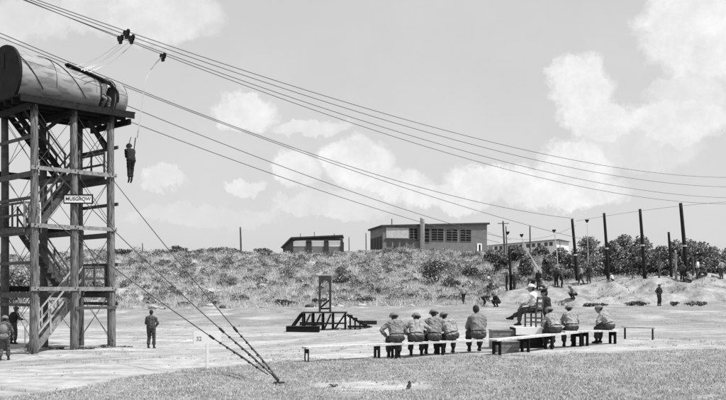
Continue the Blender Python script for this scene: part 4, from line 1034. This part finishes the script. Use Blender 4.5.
# T sign
b=at(207.5,26.2); t=thing('field_sign','faded white board sign marked 32 on a white post in the field','sign',b)
zt=W(0,331,26.2).z-b.z; zb=W(0,344,26.2).z-b.z
MB().box(-.045,.045,-.02,.025,-.3,zb).build('post',M['signwhite'],t); MB().box(-.44,.42,-.02,.02,zb+.002,zt).build('board',M['signwhite'],t); t.rotation_euler=(0,0,R(28))
text_obj('32',.17,M['archwood'] if False else M['plank'],t,(-.27,-.025,(zt+zb)/2-.03))
# ------------------------------------------------------------------ buildings
def win(mbw,mbg,x0,x1,z0,z1,y,nx,nz):
    mbg.box(x0,x1,y-.02,y+.02,z0,z1)
    for k in range(nz+1): z=z0+(z1-z0)*k/nz; mbw.box(x0-.05,x1+.05,y-.07,y-.022,z-.03,z+.03)
    for k in range(nx+1): x=x0+(x1-x0)*k/nx; mbw.box(x-.04,x+.04,y-.065,y-.024,z0,z1)
# brick building
Bd=160; A0=W(383,249,Bd); B1=W(487,249,166); bz=7.6
rz=math.atan2(B1.y-A0.y,B1.x-A0.x); Lb=math.hypot(B1.x-A0.x,B1.y-A0.y)
def PX(uu): # local x along front at pixel u
    k=(uu-CU)/F; D=B1-A0; tt=(k*A0.y-A0.x)/(D.x-k*D.y); return tt*Lb
t=thing('brick_building','long flat-roofed brick building with tall slatted windows and a chimney on the hilltop','building',(A0.x,A0.y,bz),rz)
def HZ(v,d=162): return W(0,v,d).z-bz
hl=HZ(227,160); hr=HZ(224.5,166); dep=11.0; sl=-1.0
mb=MB(); mb.add([(0,0,0),(Lb,0,0),(Lb,dep,0),(-sl,dep,0),(0,0,hl),(Lb,0,hr),(Lb,dep,hr),(-sl,dep,hl)],[(0,1,5,4),(1,2,6,5),(2,3,7,6),(3,0,4,7)])
mb.build('wall',M['brick'],t)
mb=MB(); mb.add([(-.4,-.4,hl),(Lb+.4,-.4,hr),(Lb+.4,dep+.3,hr),(-sl-.4,dep+.3,hl),(-.4,-.4,hl+.35),(Lb+.4,-.4,hr+.35),(Lb+.4,dep+.3,hr+.35),(-sl-.4,dep+.3,hl+.35)],[(3,2,1,0),(4,5,6,7),(0,1,5,4),(1,2,6,5),(2,3,7,6),(3,0,4,7)])
rf=mb.build('roof',M['roof'],t)
for (u0,u1) in ((431,443.5),(446,457.5),(460,471)):
    g_=MB();f_=MB(); win(f_,g_,PX(u0),PX(u1),HZ(240.5),HZ(228.5),-.03,2,5); wo=g_.build('window',M['black'],t); f_.build('slats',M['brick'],wo)
g_=MB();f_=MB(); win(f_,g_,PX(409.5),PX(417.5),HZ(239),HZ(228.5),-.03,2,4); wo=g_.build('window',M['black'],t); f_.build('slats',M['brick'],wo)
g_=MB();f_=MB(); win(f_,g_,PX(424),PX(429.5),HZ(242),HZ(228.5),-.03,1,4); wo=g_.build('window',M['black'],t); f_.build('slats',M['brick'],wo)
MB().box(PX(386),PX(408.5),-.12,-.02,HZ(238.5),HZ(228.2)).build('wall_panel',M['concrete'],t)
for u0 in (387,394,401,408): MB().box(PX(u0),PX(u0)+.9,-.1,-.015,HZ(246.5),HZ(242)).build('window',M['glass'],t)
MB().box(PX(384),PX(418),-.16,-.02,HZ(240.8),HZ(239.6)).build('ledge',M['roof'],t)
MB().box(PX(477),PX(481.5),-.12,-.02,0,HZ(242.5)).build('door',M['white'],t)
MB().box(PX(478.6),PX(480.3),-.16,-.125,0,HZ(243.5)).build('doorway',M['black'],t)
mb=MB(); mb.tube([(PX(421),-.7,0),(PX(421),-.7,HZ(219.5)),(PX(421),-.7,HZ(218.2))],[.46,.42,.5],12); mb.build('chimney',M['concrete'],t,True)
# side windows (left)
sd=Vector((-sl,dep,0)).normalized()
for k in range(4):
    a=sd*(1.0+2.6*k); b=sd*(2.8+2.6*k); nn_=Vector((-sd.y,sd.x,0))
    MB().beam(a+nn_*.05+Vector((0,0,3.9)),b+nn_*.05+Vector((0,0,3.9)),.06,2.4).build('window',M['black'],t)
# small mast
MB().tube([(PX(391.5),-.2,hl),(PX(391.5),-.2,HZ(219.5))],.09,6).build('roof_mast',M['midwood'],t)
# low dark shed
Sd=150; A=W(282,250,Sd); bz2=7.4; t=thing('open_shed','low dark shed with three white bays on the hilltop','shed',(A.x,A.y,bz2))
def sx(uu): return (uu-282)/F*Sd
def sz(v): return W(0,v,Sd).z-bz2
mb=MB(); pro=[(sx(282),sz(248)),(sx(291.5),sz(238.7)),(sx(343),sz(236.2)),(sx(343),sz(233.9+1)),(sx(291),sz(237.2)),(sx(280.5),sz(247.6))]
k=len(pro); mb.add([(x,-.3,z) for x,z in pro]+[(x,7,z) for x,z in pro],[tuple(range(k))[::-1],tuple(range(k,2*k))]+[(i,(i+1)%k,(i+1)%k+k,i+k) for i in range(k)]); mb.build('roof',M['roof'],t)
MB().box(sx(291.5),sx(343),-.1,0.1,sz(240.6),sz(238.9)).build('fascia',M['roof'],t)
for (a,b) in ((289,293),(306,311.5),(324,328.5),(340.5,343)):
    MB().box(sx(a),sx(b),-.05,.2,0,sz(240.7)).build('pillar',M['roof'],t)
for (a,b) in ((293,306),(311.5,324),(328.5,340.5)):
    MB().box(sx(a)+.02,sx(b)-.02,.1,.18,sz(246.3),sz(241.3)).build('wall_panel',M['white'],t); MB().box(sx(a)+.02,sx(b)-.02,.1,.2,0,sz(246.4)).build('low_wall',M['brick'],t)
MB().box(sx(283),sx(343),6.6,6.8,0,sz(240)).build('back_wall',M['roof'],t)
mb=MB(); mb.add([(sx(283),.0,0),(sx(283),0,sz(247.8)),(sx(289),0,sz(242)),(sx(289),0,0),(sx(283),.15,0),(sx(283),.15,sz(247.8)),(sx(289),.15,sz(242)),(sx(289),.15,0)],[(0,1,2,3),(7,6,5,4)]); mb.build('side_wall',M['roof'],t)
for uu in (300,314,334): MB().tube([(sx(uu),1,sz(238)),(sx(uu),1,sz(233 if uu!=314 else 231.5))],.06,6).build('roof_mast',M['midwood'],t)
# far barracks
Fd=230; A=W(486,248,Fd*1.05); Bp=W(556,247,Fd); bz3=12.0
rz=math.atan2(Bp.y-A.y,Bp.x-A.x); Lf=math.hypot(Bp.x-A.x,Bp.y-A.y)
t=thing('white_barracks','long white barracks with small dark windows far behind the bank trees','building',(A.x,A.y,bz3),rz)
def fx(uu):
    k=(uu-CU)/F; D=Bp-A; return (k*A.y-A.x)/(D.x-k*D.y)*Lf
hL=W(0,246,Fd*1.05).z-bz3; hM=W(0,240.3,Fd).z-bz3
mb=MB(); mb.add([(0,0,-3),(Lf,0,-3),(Lf,9,-3),(0,9,-3),(0,0,hL),(Lf,0,hM),(Lf,9,hM),(0,9,hL)],[(0,1,5,4),(1,2,6,5),(2,3,7,6),(3,0,4,7)]); mb.build('wall',M['wall'],t)
mb=MB(); mb.add([(-.6,-.7,hL),(Lf+.6,-.7,hM),(Lf+.6,9.6,hM),(-.6,9.6,hL),(1,4.5,hL+.6),(Lf-1,4.5,hM+.6)],[(3,2,1,0),(0,1,5,4),(2,3,4,5),(0,4,3),(1,2,5)]); mb.build('roof',M['roof'],t)
for uu in (491,496,501,511,520.5,528,533.5,539,546,551):
    f=fx(uu)/Lf; top=hL+(hM-hL)*f-.35; MB().box(fx(uu)-.45,fx(uu)+.45,-.06,.02,top-1.0,top).build('window',M['glass'],t)
for uu in (533.5,539,546): MB().box(fx(uu)-.4,fx(uu)+.4,-.06,.02,hM-3.0,hM-2.2).build('window',M['glass'],t)
b=at(700,100); 
# ------------------------------------------------------------------ light
SE=R(61); SA=R(117)   # sun direction: compass-style, clockwise from +Y
sdir=Vector((math.sin(SA)*math.cos(SE),math.cos(SA)*math.cos(SE),math.sin(SE)))
ld=bpy.data.lights.new('sun','SUN'); ld.energy=5.0; ld.angle=R(.6); ld.color=(1,1,1); so=bpy.data.objects.new('sun',ld); col.objects.link(so)
so.rotation_euler=sdir.to_track_quat('Z','Y').to_euler(); so.location=(20,0,40)
wd=bpy.data.worlds.new('World'); sc.world=wd; wd.use_nodes=True; nt=wd.node_tree; n=nt.nodes;l=nt.links; n.clear()
out=n.new('ShaderNodeOutputWorld'); bg=n.new('ShaderNodeBackground'); l.new(bg.outputs[0],out.inputs[0]); bg.inputs[1].default_value=.1
sk=n.new('ShaderNodeTexSky'); sk.sky_type='NISHITA'; sk.sun_disc=False; sk.sun_elevation=SE; sk.sun_rotation=SA; sk.air_density=1.0; sk.dust_density=2.0; sk.ozone_density=1
bw=n.new('ShaderNodeRGBToBW'); l.new(sk.outputs[0],bw.inputs[0])
def mth(op,a,b=None,c=None,clamp=False):
    x=n.new('ShaderNodeMath'); x.operation=op; x.use_clamp=clamp
    for i,q in enumerate((a,b,c)):
        if q is None: continue
        if isinstance(q,(int,float)): x.inputs[i].default_value=q
        else: l.new(q,x.inputs[i])
    return x.outputs[0]
tc=n.new('ShaderNodeTexCoord'); sx_=n.new('ShaderNodeSeparateXYZ'); l.new(tc.outputs['Generated'],sx_.inputs[0])
yy=mth('MAXIMUM',sx_.outputs[1],.02)
px_=mth('DIVIDE',sx_.outputs[0],yy); pz_=mth('DIVIDE',sx_.outputs[2],yy)
def wn(scale,detail,rough=.6):
    t_=n.new('ShaderNodeTexNoise'); t_.inputs['Scale'].default_value=scale; t_.inputs['Detail'].default_value=detail; t_.inputs['Roughness'].default_value=rough; l.new(tc.outputs['Generated'],t_.inputs['Vector']); return t_
n1=wn(9,5); n2=wn(22,10,.72); n3=wn(40,8,.65)
s1=n.new('ShaderNodeSeparateColor'); l.new(n1.outputs['Color'],s1.inputs[0]); s2=n.new('ShaderNodeSeparateColor'); l.new(n2.outputs['Color'],s2.inputs[0])
dx=mth('ADD',px_,mth('ADD',mth('MULTIPLY',mth('SUBTRACT',s1.outputs[0],.5),.06),mth('MULTIPLY',mth('SUBTRACT',s2.outputs[0],.5),.06)))
dz=mth('ADD',pz_,mth('ADD',mth('MULTIPLY',mth('SUBTRACT',s1.outputs[1],.5),.05),mth('MULTIPLY',mth('SUBTRACT',s2.outputs[1],.5),.06)))
CL=[(705,25,62,58,1),(690,95,42,24,.7),(585,86,34,34,1),(600,118,42,22,.9),(680,122,58,24,.9),(575,163,38,26,1),(505,184,60,20,1),(565,190,60,18,1),(450,200,50,14,.8),(360,168,38,28,1),(385,185,45,16,.9),(300,172,22,22,.8),(250,113,38,19,.85),(318,127,36,8,.6),
 (160,18,58,30,.75),(100,10,50,20,.5),(162,181,24,11,.7),(246,188,20,8,.7),(30,20,40,26,.5),(640,150,70,20,.5),(330,206,60,12,.5),(200,215,80,10,.3)]
acc=None
for (cu_,cv_,ru,rv,st) in CL:
    a=mth('MULTIPLY',mth('SUBTRACT',dx,(cu_-CU)/F),F/ru); b=mth('MULTIPLY',mth('SUBTRACT',dz,(HV-cv_)/F),F/rv)
    q=mth('ADD',mth('MULTIPLY',a,a),mth('MULTIPLY',b,b)); e=mth('MULTIPLY',mth('MULTIPLY',mth('SUBTRACT',1.22,q),1.9,clamp=True),st)
    acc=e if acc is None else mth('MAXIMUM',acc,e)
det=mth('ADD',mth('MULTIPLY',n3.outputs[0],1.1),.30)
soft=mth('MULTIPLY',acc,det,clamp=True)
# faint wide veil
veil=mth('MULTIPLY',mth('SUBTRACT',n1.outputs[0],.42),.9,clamp=True)
cf=mth('MAXIMUM',mth('MULTIPLY',soft,.8),mth('MULTIPLY',veil,.35))
bs=n.new('ShaderNodeMath'); bs.operation='MULTIPLY'; l.new(bw.outputs[0],bs.inputs[0]); bs.inputs[1].default_value=1.0
SKYA=4.5; SKYM=.42
base=mth('ADD',mth('MULTIPLY',bs.outputs[0],SKYM),SKYA)
cc=n.new('ShaderNodeMix'); cc.data_type='FLOAT'; l.new(cf,cc.inputs[0]); l.new(base,cc.inputs[2]); mr_=n.new('ShaderNodeMapRange'); mr_.inputs[1].default_value=.36; mr_.inputs[2].default_value=.62; mr_.inputs[3].default_value=7.6; mr_.inputs[4].default_value=9.4; l.new(n2.outputs[0],mr_.inputs[0]); l.new(mr_.outputs[0],cc.inputs[3])
cmb=n.new('ShaderNodeCombineColor'); 
for i in range(3): l.new(cc.outputs[0],cmb.inputs[i])
l.new(cmb.outputs[0],bg.inputs[0])
